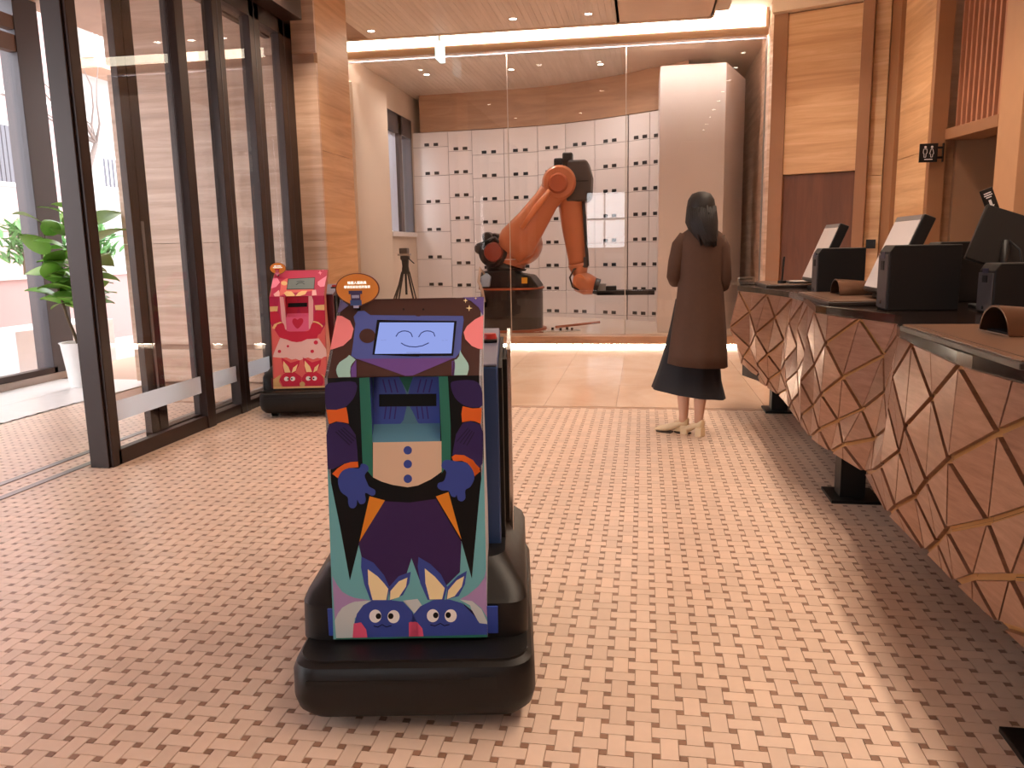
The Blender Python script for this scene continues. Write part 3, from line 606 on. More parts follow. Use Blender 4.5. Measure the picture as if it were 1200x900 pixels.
def frame2(a, b):
    d = Vector((0, b[0] - a[0], b[1] - a[1])).normalized(); n = Vector((1, 0, 0)).cross(d)   # n points to the front (-y)
    return Vector((0, a[0], a[1])), d, n
def artwork(data, fr, name, parent, off=.0012, step=.00045, depth=0, uoff=0, voff=0):
    o, d, n = fr; b = MB(); mats = []; idx = {}
    for ln in data.strip().split('\n'):
        lay, col, *pts = ln.split(' ')
        if col not in idx: idx[col] = len(mats); mats.append(amat(col))
        uv = [tuple(int(q) / 1e4 for q in p.split(',')) for p in pts]
        ar = sum(uv[i][0] * uv[(i + 1) % len(uv)][1] - uv[(i + 1) % len(uv)][0] * uv[i][1] for i in range(len(uv)))
        if ar < 0: uv = uv[::-1]
        h = off + step * int(lay) - depth
        b.m = idx[col]; b.add([o + Vector((u + uoff, 0, 0)) + d * (v + voff) + n * h for u, v in uv], [tuple(range(len(uv)))])
    ob = b.build(name, mats, parent)
    bm = bmesh.new(); bm.from_mesh(ob.data); bmesh.ops.triangulate(bm, faces=bm.faces[:], ngon_method='EAR_CLIP'); bm.to_mesh(ob.data); bm.free()
    return ob
def text_mesh(body, size, mtl, name, parent, M, ext=.0004):
    cu = bpy.data.curves.new('t', 'FONT'); cu.body = body; cu.size = size; cu.align_x = 'CENTER'; cu.align_y = 'CENTER'; cu.extrude = ext; cu.resolution_u = 2
    o = bpy.data.objects.new('t', cu); COL.objects.link(o); bpy.context.view_layer.update()
    me = bpy.data.meshes.new_from_object(o.evaluated_get(bpy.context.evaluated_depsgraph_get())); bpy.data.objects.remove(o)
    me.materials.clear(); me.materials.append(mtl); me.name = name
    ob = bpy.data.objects.new(name, me); COL.objects.link(ob); ob.matrix_local = M
    if parent: ob.parent = parent
    return ob
def kiosk(label, loc, rz, base, side, cab, arts, screen_lit, bal):
    t = thing('service_robot', label, 'robot', loc, rz, 'costumed service robots')
    # black wheeled base
    cy = .345; b = MB(); L = [(.295, .44, .06, .04), (.318, .462, .07, .065), (.327, .472, .075, .10), (.325, .472, .075, .172), (.318, .462, .07, .19), (.306, .445, .07, .198), (.306, .445, .07, .205)]
    b.loft([rrect(hx, hy, r, z, .016, cy) for hx, hy, r, z in L]); b.build('bumper', BLACK, t, 35)
    b = MB(); cy2 = .40; L = [(.318, .385, .06, .2), (.318, .385, .06, .30), (.310, .376, .06, .32), (.285, .34, .06, .345), (.255, .305, .06, .39)]
    b.loft([rrect(hx, hy, r, z, .008, cy2 + k * .012) for k, (hx, hy, r, z) in enumerate(L)]); b.build('base_hood', BLACK, t, 35)
    MB().box(-.26, .20, -.129, -.112, .15, .162).build('bumper_lip', BLACKM, t); MB().box(.17, .24, -.1295, -.11, .135, .168).build('sensor_notch', DARK, t)
    MB().box(-.228, .243, .008, .014, .22, .30).build('mounting_bracket', mat('cobalt_bracket', (44, 72, 168), .4) if screen_lit else mat('crimson_bracket', (120, 30, 44), .4), t, bevel=.002)
    for x, y in ((-.21, .0), (.21, .0), (-.21, .66), (.21, .66)):
        w = MB(); w.cyl((x - .024, y, .04), (x + .024, y, .04), .04, n=20); w.build('wheel', mat('tyre_black', (22, 24, 32), .5), t, 40)
    # front shell: folded panel with a recess in the lower half
    lo = frame2(K0, K1); upf = frame2(K1, K2); o, d, n = lo
    ua, ub, va = -.092, .096, .546; S = lambda u, v, h=0: o + Vector((u, 0, 0)) + d * v + n * h
    sh = MB()
    for u0, u1, v0, v1 in ((-KW, ua, 0, LH), (ub, KW, 0, LH), (ua, ub, 0, va)): sh.quad(S(u0, v0), S(u1, v0), S(u1, v1), S(u0, v1))
    D = -.05
    sh.m = 1; sh.quad(S(ua, va + .045, D), S(ub, va + .045, D), S(ub, LH, D), S(ua, LH, D))
    sh.m = 2; sh.quad(S(ua, va), S(ub, va), S(ub, va + .045, D), S(ua, va + .045, D))
    sh.m = 3; sh.quad(S(ua, LH), S(ua, va), S(ua, va + .045, D), S(ua, LH, D)); sh.quad(S(ub, va), S(ub, LH), S(ub, LH, D), S(ub, va + .045, D))
    sh.m = 0; sh.quad(S(ua, LH, D), S(ub, LH, D), S(ub, LH), S(ua, LH))
    o2, d3, n3 = upf; U = lambda u, v, h=0: o2 + Vector((u, 0, 0)) + d3 * v + n3 * h
    sh.m = 4; sh.quad(U(-KW, 0), U(KW, 0), U(KW, UH), U(-KW, UH))
    ed = MB()   # sides following the waisted profile
    prof = [K0, K1, K2, (.345, 1.128), (.33, 1.09), (.21, .99), (.155, .93), (.15, .83), (.175, .68), (.235, .52), (.225, .40), (.12, .28), (.06, .215)]
    sh.m = 5
    for s in (-1, 1): sh.prism([(p[0], p[1]) for p in prof], s * KW, s * (KW - .008), 'x')
    sh.quad((-KW, K2[0], K2[1]), (KW, K2[0], K2[1]), (KW, .345, 1.128), (-KW, .345, 1.128))
    sh.quad((-KW, .345, 1.128), (KW, .345, 1.128), (KW, .33, 1.09), (-KW, .33, 1.09)); sh.quad((-KW, .33, 1.09), (KW, .33, 1.09), (KW, .21, .99), (-KW, .21, .99))
    sh.quad((-KW, K0[0], K0[1]), (-KW, .06, .215), (KW, .06, .215), (KW, K0[0], K0[1]))
    sh.build('front_shell', [amat(base[0]), amat(base[1]), amat(base[2]), amat(base[3]), amat(base[4]), side], t)
    artwork(arts[0], lo, 'lower_artwork', t); artwork(arts[1], upf, 'upper_artwork', t)
    artwork(arts[2], upf, 'screen', t, .0032); artwork(arts[3], lo, 'slot_artwork', t, .0008, .0004, .05)
    gr = MB(); gr.add([U(-.10, UH - .006, .0014), U(.115, UH - .006, .0014), U(.13, UH - .0005, .0014), U(-.115, UH - .0005, .0014)], [(0, 1, 2, 3)]); gr.build('top_grip', amat('umber') if screen_lit else amat('crimson'), t)
    # electronics cabinet behind
    MB().prism([(.25, .36), (.72, .36), (.72, .99), (.25, .93)], -.25, .25, 'x').build('cabinet', cab, t, bevel=.004); MB().prism([(.252, .931), (.718, .991), (.717, .999), (.251, .939)], -.248, .248, 'x').build('cabinet_lid', mat('lid_' + base[0], (124, 124, 146), .4), t, bevel=.003)
    MB().prism([(.30, .38), (.70, .38), (.70, .97), (.30, .92)], .251, .262, 'x').build('side_cover', BLACKM, t); MB().prism([(.46, .34), (.74, .34), (.74, .995), (.46, .955)], .274, .287, 'x').build('side_rail', CHROME, t, bevel=.002); MB().box(.262, .276, .42, .73, .40, .93).build('side_door', BLACKM, t, bevel=.002)
    eb = MB(); eb.box(.195, .245, .50, .58, .972, .982); eb.build('button_base', BLACK, t, bevel=.003)
    MB().cyl((.22, .54, .982), (.22, .54, .999), .024, .020).build('stop_button', mat('stop_red', (190, 48, 44), .4), t, 40)
    # orange speech balloon sign on its stem
    if bal:
        rx, rz2 = bal[2], bal[3]; c = U(bal[0], bal[1], .006) + Vector((.006, -.004, rz2 * 1.2))
        E = lambda k, s=1: (c.x + rx * s * math.cos(k), c.z + rz2 * s * math.sin(k))
        pts = []
        for k in range(40):
            a = 2 * math.pi * k / 40; p = E(a)
            pts.append(p)
        tip = (c.x - rx * .08, c.z - rz2 * 1.2); pts2 = [p for p in pts if not (4.0 < math.atan2(p[1] - c.z, p[0] - c.x) % (2 * math.pi) < 5.3)]
        i = [k for k, p in enumerate(pts2) if math.atan2(p[1] - c.z, p[0] - c.x) % (2 * math.pi) <= 4.0]
        pts2 = pts2[:len(i)] + [tip] + pts2[len(i):]
        sg = MB().prism(pts2, c.y - .004, c.y + .002, 'y').build('sign_backing', mat('sign_rim', (110, 44, 26), .5), t)
        p3 = [(c.x + (p[0] - c.x) * .95, c.z + (p[1] - c.z) * .95) for p in pts2]
        MB().prism(p3, c.y - .0055, c.y - .004, 'y').build('sign_face', mat('balloon_orange', (244, 150, 50), .5), sg)
        MB().tube([(tip[0], c.y, tip[1] + .02), (tip[0] + .012, c.y + .02, tip[1] - .05)], .006, 8).build('sign_stem', BLACK, sg)
        wm = mat('sign_white', (252, 236, 214), .5)
        for body, s, dz in (('\u6a5f\u5668\u4eba\u670d\u52d9\u54e1', .0095, .018), ('\u5e36\u9818\u60a8\u524d\u5f80\u60a8\u7684\u5ba2\u623f', .0088, .0055)):
            k = rx / .066; text_mesh(body, s * k, wm, 'lettering', sg, Matrix.Translation((c.x, c.y - .0062, c.z + dz * k)) @ Matrix.Rotation(math.pi / 2, 4, 'X'))
        pic = MB(); k = rx / .066; x0, z0 = c.x - .006 * k, c.z - .027 * k
        cols = [mat('pic_a', (62, 48, 100), .5), mat('pic_b', (196, 196, 226), .5), mat('pic_c', (66, 90, 150), .5)] if screen_lit else [amat('scarlet'), amat('skirt'), amat('orchid')]
        for m_, (xa, xb, za, zb) in ((0, (-.02, .02, .012, .022)), (0, (-.014, .014, -.006, .012)), (1, (-.011, .011, .0, .009)), (2, (-.017, .017, -.022, -.006)), (1, (-.008, .008, -.03, -.022))):
            pic.m = m_; pic.box(x0 + xa * k, x0 + xb * k, c.y - .0068, c.y - .0055, z0 + za * k, z0 + zb * k)
        pic.build('sign_picture', cols, sg)
    return t
NAVY = mat('navy_cabinet', (44, 72, 122), .45); ROSEC = mat('dark_red_cabinet', (96, 26, 38), .45)
kiosk('tall blue and purple service robot with smiling screen, nearest to the camera', (-.6251, 1.9651, 0), .1579, ('dark', 'teal2', 'teal2', 'blue', 'umber'), mat('pale_edge', (196, 196, 204), .4), NAVY,
      (ART_FL, ART_FU, ART_SC, ART_RC), True, (-.1575, .2696, .064, .0455))
kiosk('pink and red service robot with heart panel, standing by the glass doors', (-2.66, 5.81, 0), .2245, ('coral', 'crimson', 'pinkpanel', 'rose', 'crimson'), mat('salmon_edge', (196, 112, 92), .5), ROSEC,
      (ART_PL, ART_PU, ART_PS, ART_PR), False, (-.180, .249, .064, .0455))

# ------------------------------------------------------------------ faceted counter
TOPX = [(-.6, .92), (0, .98), (.6, .90), (1.35, .93), (1.75, .97), (2.35, .88), (3.1, .93), (3.55, 1.09), (4.15, .86), (5.0, .96), (5.4, .94), (5.9, .82), (6.25, .70), (6.5, .80)]
BOTX = [(-.6, .93), (0, .97), (.6, .92), (1.35, .94), (1.75, .96), (2.35, .925), (3.1, .91), (3.55, .98), (4.15, .87), (5.0, .90), (5.4, .91), (5.9, .86), (6.25, .82), (6.5, .88)]
MIDB = [(4.6, .01), (5.6, .05), (6.2, .11), (6.5, .08)]
SKEW = [(-.2, -.03), (.6, .04), (1.3, .05), (1.9, -.055), (2.3, -.02), (2.65, .045), (3.1, .05), (3.6, -.045), (4.1, .0), (4.6, .03), (5.4, -.03), (6.1, .03), (6.5, 0)]
ZROW = [.27, .35, .435, .53, .65, .785, .925]
ZB, ZT = .27, .925
def front_x(y, z):
    k = (z - ZB) / (ZT - ZB); return lerp(BOTX, y) * (1 - k) + lerp(TOPX, y) * k - lerp(MIDB, y) * math.sin(math.pi * min(max(k, 0), 1))
ct = thing('reception_counter', 'long dark topped reception counter with a faceted bronze triangle front', 'counter', (1.2, 3.4, 0))
O = Vector((1.2, 3.4, 0)); rnd = random.Random(3)
NI = 34; NK = 6; Y0 = 6.5; DY = .187
NODE = {}
for i in range(-1, NI + 2):
    for k in range(NK + 1):
        y = Y0 - DY * i; y += lerp(SKEW, y) * (k - 3) * .9; z = ZROW[k]
        j = 0 if k in (0, NK) else .024
        NODE[(i, k)] = Vector((front_x(y, z) + rnd.uniform(-j, j), y, z)) - O
BRASS = mat('brass_strip', (176, 132, 78), .4, .45, .1, 20)
PANELM = banded('bronze_wood_laminate', (140, 104, 84), (156, 118, 98), (170, 132, 112), (3, 3, 26), 2.2, .33, .3, .6)
MATS['bronze_wood_laminate'].node_tree.nodes['Principled BSDF'].inputs['Metallic'].default_value = .6
bk = MB(); tris = []
def tri(a, b, c, w=(1, 1, 1)):
    tris.append((a, b, c))
for i in range(0, NI + 1):
    for k in range(0, NK + 1):
        if (i + k) % 2 == 1:
            L, R = (i - 1, k), (i + 1, k); T = (i, k + 1) if k < NK else (i, k); B = (i, k - 1) if k > 0 else (i, k)
            if L[0] < 0: L = None
            if R[0] > NI: R = None
            if L: tri(L, B, T)
            if R: tri(R, T, B)
for (a, b, c) in tris:
    A, B, C_ = NODE[a], NODE[b], NODE[c]
    n = (B - A).cross(C_ - A).normalized()
    if n.x > 0: n = -n
    bk.add([A - n * .010, B - n * .010, C_ - n * .010], [(0, 1, 2)])
    def inset(P, Q, g):   # edge offset line
        e = (Q - P).normalized(); m = e.cross(n); ce_ = (A + B + C_) / 3
        if m.dot(ce_ - P) < 0: m = -m
        return P + m * g, e
    # thin gap along the vertical split, wider gap along the diagonals
    pts = [(a, A), (b, B), (c, C_)]; lines = []
    for q in range(3):
        (ia, Pq), (ib, Qq) = pts[q], pts[(q + 1) % 3]
        g = .003 if ia[0] == ib[0] else .0095
        if ia[1] == ib[1]: g = .002
        lines.append(inset(Pq, Qq, g))
    vs = []
    for q in range(3):
        (p1, e1), (p2, e2) = lines[q - 1], lines[q]
        cr = e1.cross(e2); den = cr.length_squared
        s = ((p2 - p1).cross(e2)).dot(cr) / den; vs.append(p1 + e1 * s)
    if (vs[1] - vs[0]).cross(vs[2] - vs[0]).dot((B - A).cross(C_ - A)) <= 0: continue
    pm = MB(); ch = (vs[0] + vs[1] + vs[2]) / 3
    f0 = vs; f1 = [v + n * .004 for v in vs]; f2_ = [v + (ch - v).normalized() * .0015 + n * .005 for v in vs]; fb = [v - n * .012 for v in vs]
    if (vs[1] - vs[0]).cross(vs[2] - vs[0]).dot(n) < 0: f1, f2_, fb = f1[::-1], f2_[::-1], fb[::-1]
    pm.loft([fb, f1, f2_]); pm.build('facet_panel', PANELM, ct)
bk.build('brass_backing', BRASS, ct)
sd = [( .03, 0)]
TOPM = mat('dark_polished_stone', (32, 21, 18), .12, 0, .12, 14, .5, .2)
ys = [6.5 - .0935 * i for i in range(0, 69)]
poly = [(front_x(y, ZT) - .008 - 1.2, y - 3.4) for y in ys] + [(1.85 - 1.2, ys[-1] - 3.4), (1.85 - 1.2, 6.5 - 3.4)]
MB().prism(poly, ZT, .965).build('countertop', TOPM, ct, bevel=.003)
poly = [(front_x(y, .6) + .10 - 1.2, y - 3.4) for y in ys] + [(1.75 - 1.2, ys[-1] - 3.4), (1.75 - 1.2, 6.42 - 3.4)]
MB().prism(poly, ZB + .01, ZT).build('carcass', mat('carcass_black', (30, 22, 20), .6), ct)
for y in (6.25, 4.08, 1.95, .2):
    lg = MB().box(.98 - 1.2, 1.10 - 1.2, y - .06 - 3.4, y + .06 - 3.4, .016, ZB + .02).build('leg', BLACKM, ct, bevel=.003)
    MB().box(.93 - 1.2, 1.17 - 1.2, y - .12 - 3.4, y + .12 - 3.4, .0, .016).build('foot_plate', BLACKM, lg, bevel=.002)
PAD = mat('bronze_leather_pad', (104, 72, 52), .33, .15, .1, 30); PADE = mat('pad_edge', (52, 38, 32), .4)
for k, (y0, y1, lb) in enumerate(((2.02, 2.92, 'nearest to the camera'), (4.10, 4.90, 'in the middle of the counter'), (5.85, 6.45, 'at the far end of the counter'))):
    x0 = (.88, .90, .86)[k]
    t = thing('desk_pad', 'bronze leather desk pad on the dark counter, ' + lb, 'desk pad', (x0, (y0 + y1) / 2, .965), 0, 'desk pads'); h = (y1 - y0) / 2
    MB().box(0, .56, -h, h, 0, .018).build('board', PADE, t, bevel=.003); MB().box(.006, .555, -h + .006, h - .006, .018, .024).build('leather_top', PAD, t, bevel=.002); MB().box(.03, .034, -h + .01, h - .01, .024, .025).build('stitched_groove', PADE, t)

# ------------------------------------------------------------------ machines on the counter
CASE = mat('charcoal_case', (17, 14, 14), .5, 0, .06, 8, .3); CASEL = mat('grey_case_end', (70, 64, 64), .5)
def card_box(x, y, dx, dy, h, rz, label, z=.965):
    t = thing('card_machine', label, 'machine', (x, y, z), rz, 'card machines on the counter')
    b = MB(); b.loft([[(-.0, -dy / 2, 0), (dx, -dy / 2, 0), (dx, dy / 2, 0), (0, dy / 2, 0)], [(0, -dy / 2, h - .03), (dx, -dy / 2, h - .012), (dx, dy / 2, h - .012), (0, dy / 2, h - .03)], [(.02, -dy / 2, h), (dx, -dy / 2, h), (dx, dy / 2, h), (.02, dy / 2, h)]])
    b.build('case', CASE, t, bevel=.005)
    MB().box(-.006, 0, -dy / 2 + .008, dy / 2 - .008, .01, h - .04).build('end_plate', CASEL, t, bevel=.002)
    MB().box(-.009, -.005, -.022, .022, h * .62, h * .76).build('card_slot', DARK, t); MB().box(-.008, -.005, -.025, .025, h * .8, h * .9).build('screen_icon', mat('icon_blue', (52, 50, 72), .4), t)
    MB().cyl((-.009, 0, h * .12), (-.004, 0, h * .12), .008, n=12).build('lock', CHROME, t, 40); return t
card_box(1.02, 5.03, .265, .14, .275, .02, 'charcoal card machine beside the far tilted screen, farthest from the camera')
card_box(1.08, 3.86, .30, .15, .29, .02, 'charcoal card machine in the middle of the counter below a tilted white screen')
card_box(1.42, 3.62, .36, .15, .21, .02, 'charcoal card machine in front of the monitor seen from behind')
card_box(1.46, 4.42, .32, .17, .30, .0, 'black machine half hidden between two charcoal card machines')
SCR = mat('pale_screen', (232, 222, 216), .18, 0, .02); 
def touch_screen(x, y, label, z=.965, h=.414):
    t = thing('touch_screen', label, 'screen', (x, y, z), 0, 'tilted touch screens')
    M = Matrix.Translation((0, 0, h - .165)) @ Matrix.Rotation(math.radians(22), 4, 'Y')
    MB().box(-.012, .045, -.21, .21, -.21, .19, M).build('housing', BLACK, t, bevel=.006)
    MB().box(-.015, -.012, -.192, .192, -.19, .16, M).build('display', SCR, t); MB().box(-.0145, -.0121, -.192, .192, .162, .186, M).build('top_bezel', mat('bezel_grey', (120, 112, 108), .4), t)
    MB().box(.0, .06, -.04, .04, .02, h - .15).build('stand', BLACKM, t, bevel=.005); MB().box(-.07, .13, -.1, .1, 0, .02).build('base', BLACKM, t, bevel=.005)
    return t
touch_screen(1.18, 5.62, 'tilted touch screen at the far end of the counter')
touch_screen(1.23, 4.23, 'tilted white touch screen behind the middle card machine', .991, .39)
t = thing('staff_monitor', 'dark monitor seen from behind near the right edge, tilted on its stand', 'monitor', (1.61, 3.92, .965), math.radians(-8))
M = Matrix.Translation((0, 0, .295)) @ Matrix.Rotation(math.radians(20), 4, 'Y') @ Matrix.Rotation(math.radians(-14), 4, 'X')
MB().box(-.14, .14, -.02, .015, -.13, .13, M).build('housing', BLACK, t, bevel=.006); MB().box(-.13, .13, .015, .018, -.12, .12, M).build('display', mat('off_display', (20, 22, 26), .1), t)
MB().tube([(-.02, -.04, .0), (-.02, -.045, .2), (-.01, -.02, .3)], [.03, .022, .02], 12).build('stand', BLACKM, t, True); MB().box(-.12, .12, -.12, .08, 0, .015).build('base', BLACKM, t, bevel=.004)
MB().tube([(.0, -.03, .3), (.03, -.09, .26), (.05, -.08, .17), (.03, -.03, .1)], .005, 6).build('cable', BLACK, t, True)
t = thing('tag_sign', 'small black tag with a white down arrow above the monitor seen from behind', 'sign', (1.60, 4.06, 1.395), 0)
M = Matrix.Rotation(math.radians(22), 4, 'Y')
MB().box(-.028, .028, -.003, .003, 0, .115, Matrix.Rotation(math.radians(-22), 4, 'Y')).build('tag_plate', BLACK, t, bevel=.001)
wt = mat('sign_print_white', (226, 220, 220), .5); Mr = Matrix.Rotation(math.radians(-22), 4, 'Y')
a = MB(); q = [(-.006, .062), (-.006, .036), (-.014, .036), (0, .018), (.014, .036), (.006, .036), (.006, .062)]
a.add([Mr @ Vector((x, -.0036, z)) for x, z in q], [tuple(range(7))]); a.build('arrow', wt, t)
a = MB()
for z, w in ((.092, .016), (.082, .018), (.072, .012)): a.box(-w, w, -.0037, -.003, z, z + .005, Mr)
a.build('printed_lines', wt, t); MB().tube([(0, 0, .0), (.012, 0, -.06)], .004, 8).build('clip_stem', CHROME, t)
def arch(x, y, w, h, l, label):
    t = thing('scanner_hood', label, 'scanner', (x, y, .991), .04, 'arched bronze hoods')
    b = MB(); n = 14; out = []
    for s, tt in ((0, 0), (l, 1)):
        k = 1 - .25 * tt
        out.append([(s, w / 2 * k * math.cos(math.pi * i / n), h * k * math.sin(math.pi * i / n)) for i in range(n + 1)] + [(s, (w / 2 - .006) * k * math.cos(math.pi * i / n), max(0, (h - .006)) * k * math.sin(math.pi * i / n)) for i in range(n, -1, -1)])
    b.loft(out); b.build('hood', mat('brushed_bronze', (96, 66, 48), .3, .7), t, 40)
    MB().box(.02, l - .01, -w / 2 + .012, w / 2 - .012, .0, .006).build('scan_glass', DARK, t); MB().box(l - .012, l - .008, -w * .36, w * .36, 0, h * .7).build('back_plate', DARK, t)
    MB().box(-.002, .0, -w / 2, w / 2, 0, .004).build('front_lip', CHROME, t)
arch(1.05, 2.60, .19, .085, .26, 'arched bronze scanner hood on the nearest desk pad'); arch(1.04, 4.60, .18, .085, .26, 'arched bronze scanner hood on the middle desk pad')
t = thing('pen_stand', 'slim black pen standing in its holder on the far desk pad', 'pen', (.99, 6.0, .989)); MB().cyl((0, 0, 0), (0, 0, .02), .03).build('holder', BLACKM, t, 40); MB().tube([(0, 0, .02), (.008, 0, .19)], [.006, .008], 8).build('pen', BLACK, t)
t = thing('key_tray', 'small dark tray with papers on the far desk pad', 'tray', (1.12, 6.05, .989)); MB().box(-.09, .09, -.12, .12, 0, .012).build('tray', BLACK, t, bevel=.003); MB().box(-.06, .05, -.09, .08, .012, .016).build('paper', SCR, t)
t = thing('handset', 'small black payment handset with cable on the middle desk pad', 'handset', (1.28, 4.42, .989), .3); MB().box(-.07, .07, -.04, .04, 0, .03).build('body', BLACK, t, bevel=.008); MB().box(-.05, .02, -.028, .028, .03, .032).build('keypad', CASEL, t); MB().tube([(.07, 0, .015), (.12, .03, .02), (.15, -.02, .04)], .005, 6).build('cable', BLACK, t, True)
t = thing('clear_display', 'small clear acrylic sign holder at the far tip of the counter', 'holder', (.78, 6.32, .965), .5)
MB().box(-.09, .09, -.05, .05, 0, .02).build('base', glassmat('acrylic', (.9, .92, .92), 1, .25), t); MB().box(-.075, .075, -.004, .004, .02, .06).build('plate', MATS['acrylic'], t)
# restroom sign on the wall
t = thing('restroom_sign', 'square black restroom sign with two white figures projecting from the wall', 'sign', (2.655, 8.22, 2.0))
MB().box(-.105, .055, -.008, .008, 0, .17).build('plate', BLACK, t, bevel=.002); MB().box(.055, .10, -.004, .004, .03, .05).build('bracket', BLACKM, t); MB().box(.055, .10, -.004, .004, .12, .14).build('bracket', BLACKM, t); MB().box(.10, .108, -.012, .02, .0, .17).build('wall_plate', BLACKM, t)
a = MB()
for cx, fem in ((-.056, 0), (.002, 1)):
    a.prism([(cx + .011 * math.cos(k * .5236), .138 + .011 * math.sin(k * .5236)) for k in range(12)], -.0095, -.008, 'y')
    body = [(-.015, .12), (.015, .12), (.017, .085), (.009, .078), (.008, .046), (-.008, .046), (-.009, .078), (-.017, .085)] if not fem else [(-.007, .12), (.007, .12), (.018, .078), (.009, .07), (.008, .046), (-.008, .046), (-.009, .07), (-.018, .078)]
    inner = [(-.006, .108), (.006, .108), (.006, .082), (-.006, .082)]
    for i in range(len(body)):
        p, q_ = body[i], body[(i + 1) % len(body)]; dx, dz = q_[0] - p[0], q_[1] - p[1]; l_ = math.hypot(dx, dz); nx, nz = -dz / l_ * .0022, dx / l_ * .0022
        a.prism([(cx + p[0] - nx, p[1] - nz), (cx + q_[0] - nx, q_[1] - nz), (cx + q_[0] + nx, q_[1] + nz), (cx + p[0] + nx, p[1] + nz)], -.0095, -.008, 'y')
a.build('figures', wt, t); MB().prism([(-.06, .022), (.012, .022), (.012, .03), (-.06, .03)], -.0095, -.008, 'y').build('printed_line', wt, t)
t = thing('wall_socket', 'small black switch plate on the stone strip behind the far screen', 'switch', (2.53, 9.60, 1.25), -.369); MB().box(-.05, .05, -.012, 0, -.05, .05).build('plate', BLACK, t, bevel=.003); MB().box(-.03, .03, -.016, -.012, -.03, .03).build('rocker', BLACKM, t)
# ------------------------------------------------------------------ white locker wall on an arc
ARC = [(-3.72, 13.42), (-2.9, 13.36), (-2.0, 13.28), (-1.5, 13.18), (-1.0, 12.98), (-.5, 12.70), (0, 12.36), (.6, 11.9)]
def arc_y(x): return lerp(ARC, x)
LOCK = [(-3.859, -3.24, [0.691, 1.157, 1.622, 2.088, 2.553, 3.019], [0.247, 0.407]),
    (-3.24, -2.827, [0.673, 1.05, 1.426, 1.803, 2.18, 2.557, 2.934], [0.136, 0.294]),
    (-2.827, -2.279, [0.59, 0.968, 1.346, 1.723, 2.101, 2.479, 2.856], [0.209, 0.373]),
    (-2.279, -1.709, [0.602, 0.978, 1.354, 1.73, 2.106, 2.482, 2.858], [0.198, 0.368]),
    (-1.709, -1.245, [0.241, 0.616, 0.991, 1.366, 1.741, 2.116, 2.491, 2.866], [0.177, 0.315]),
    (-1.245, -0.763, [0.244, 0.621, 0.997, 1.373, 1.75, 2.126, 2.503, 2.879], [0.185, 0.342]),
    (-0.763, -0.249, [0.246, 0.622, 0.998, 1.374, 1.751, 2.127, 2.503, 2.879], [0.205, 0.364]),
    (-0.236, 0.078, [0.256, 0.63, 1.005, 1.379, 1.753, 2.127, 2.501, 2.876], [0.141, 0.297]),
    (0.078, 0.391, [0.261, 0.633, 1.006, 1.378, 1.751, 2.123, 2.496, 2.868], [0.118, 0.287])]
SEAMM = mat('locker_seam', (150, 138, 134), .6)
for ci, (xa, xb, zs, hs) in enumerate(LOCK):
    ya, yb = arc_y(xa), arc_y(xb); L = math.hypot(xb - xa, yb - ya); ang = math.atan2(yb - ya, xb - xa)
    t = thing('locker_column', 'white locker column, %s from the left end of the curved locker wall' % ('first', 'second', 'third', 'fourth', 'fifth', 'sixth', 'seventh', 'eighth', 'ninth')[ci], 'locker', (xa, ya, .14), ang, 'white locker columns')
    MB().box(0, L, .012, .45, 0, 3.08).build('carcass', SEAMM, t); MB().box(.002, L - .002, .0, .012, 0, zs[0] - .04 - .14 - .004).build('plinth', WHITE, t)
    tops = [z - .04 for z in zs] + [3.22]
    for r, z in enumerate(zs):
        dmesh = MB(); g = .004
        dmesh.box(g, L - g, 0, .012, tops[r] - .14 + g, tops[r + 1] - .14 - g); d_ = dmesh.build('door', WHITE, t, bevel=.002)
        for h in hs: MB().box(h - .041, h + .041, -.003, .004, z - .025 - .14, z + .025 - .14).build('handle_slot', DARK, d_)
fs = setting('wall_front.001')
for k in range(18):
    x0 = -3.72 + k * .24; x1 = x0 + .2405; y0, y1 = arc_y(x0) - .02, arc_y(x1) - .02
    MB().prism([(x0, y0), (x1, y1), (x1, y1 + .1), (x0, y0 + .1)], 3.225, 3.82).build('veneer_panel', WOODB, fs)
# ------------------------------------------------------------------ orange robot arm
ORG = mat('robot_orange', (198, 120, 82), .32, 0, .05, 6, .5, .3); COP = mat('copper_rim', (170, 92, 60), .4, .3); DGR = mat('robot_dark_grey', (70, 60, 56), .45); RBL = mat('robot_black', (30, 27, 27), .45)
t = thing('robot_arm', 'large orange industrial robot arm on a round black pedestal behind the glass', 'robot', (-1.83, 11.1, .14))
ox, oy, oz = -1.83, 11.1, .14
V = lambda x, z, y=0: (x - ox, y, z - oz)
MB().cyl((0, 0, .03), (0, 0, .575), .44, n=48).build('pedestal', mat('pedestal_black', (46, 38, 36), .35, .2), t, 40)
m = MB(); m.cyl((0, 0, .0), (0, 0, .03), .49, n=48); m.build('floor_ring', COP, t, 40); MB().cyl((0, 0, .575), (0, 0, .60), .465, n=48).build('top_ring', COP, t, 40)
MB().cyl((-.36, -.27, .40), (-.40, -.31, .40), .085).build('cable_port', DARK, t, 40)
q = [V(-2.25, .74), V(-2.2, .97), V(-1.78, .99), V(-1.70, .93), V(-1.52, .90), V(-1.43, .78), V(-1.41, .74)]
MB().prism([(p[0], p[2]) for p in q], -.30, .30, 'y').build('base_casting', RBL, t, bevel=.02)
q = [V(-1.64, .80), V(-1.56, .80), V(-1.56, .88), V(-1.64, .88)]; MB().prism([(p[0], p[2]) for p in q], -.306, -.300, 'y').build('yellow_sticker', mat('sticker_yellow', (226, 170, 40), .5), t)
MB().prism([(p[0], p[2]) for p in [V(-2.2, .76), V(-2.08, .76), V(-2.06, .9), V(-2.12, .95), V(-2.2, .9)]], -.36, -.301, 'y').build('plug_housing', mat('plug_blue', (170, 196, 226), .4), t, bevel=.01)
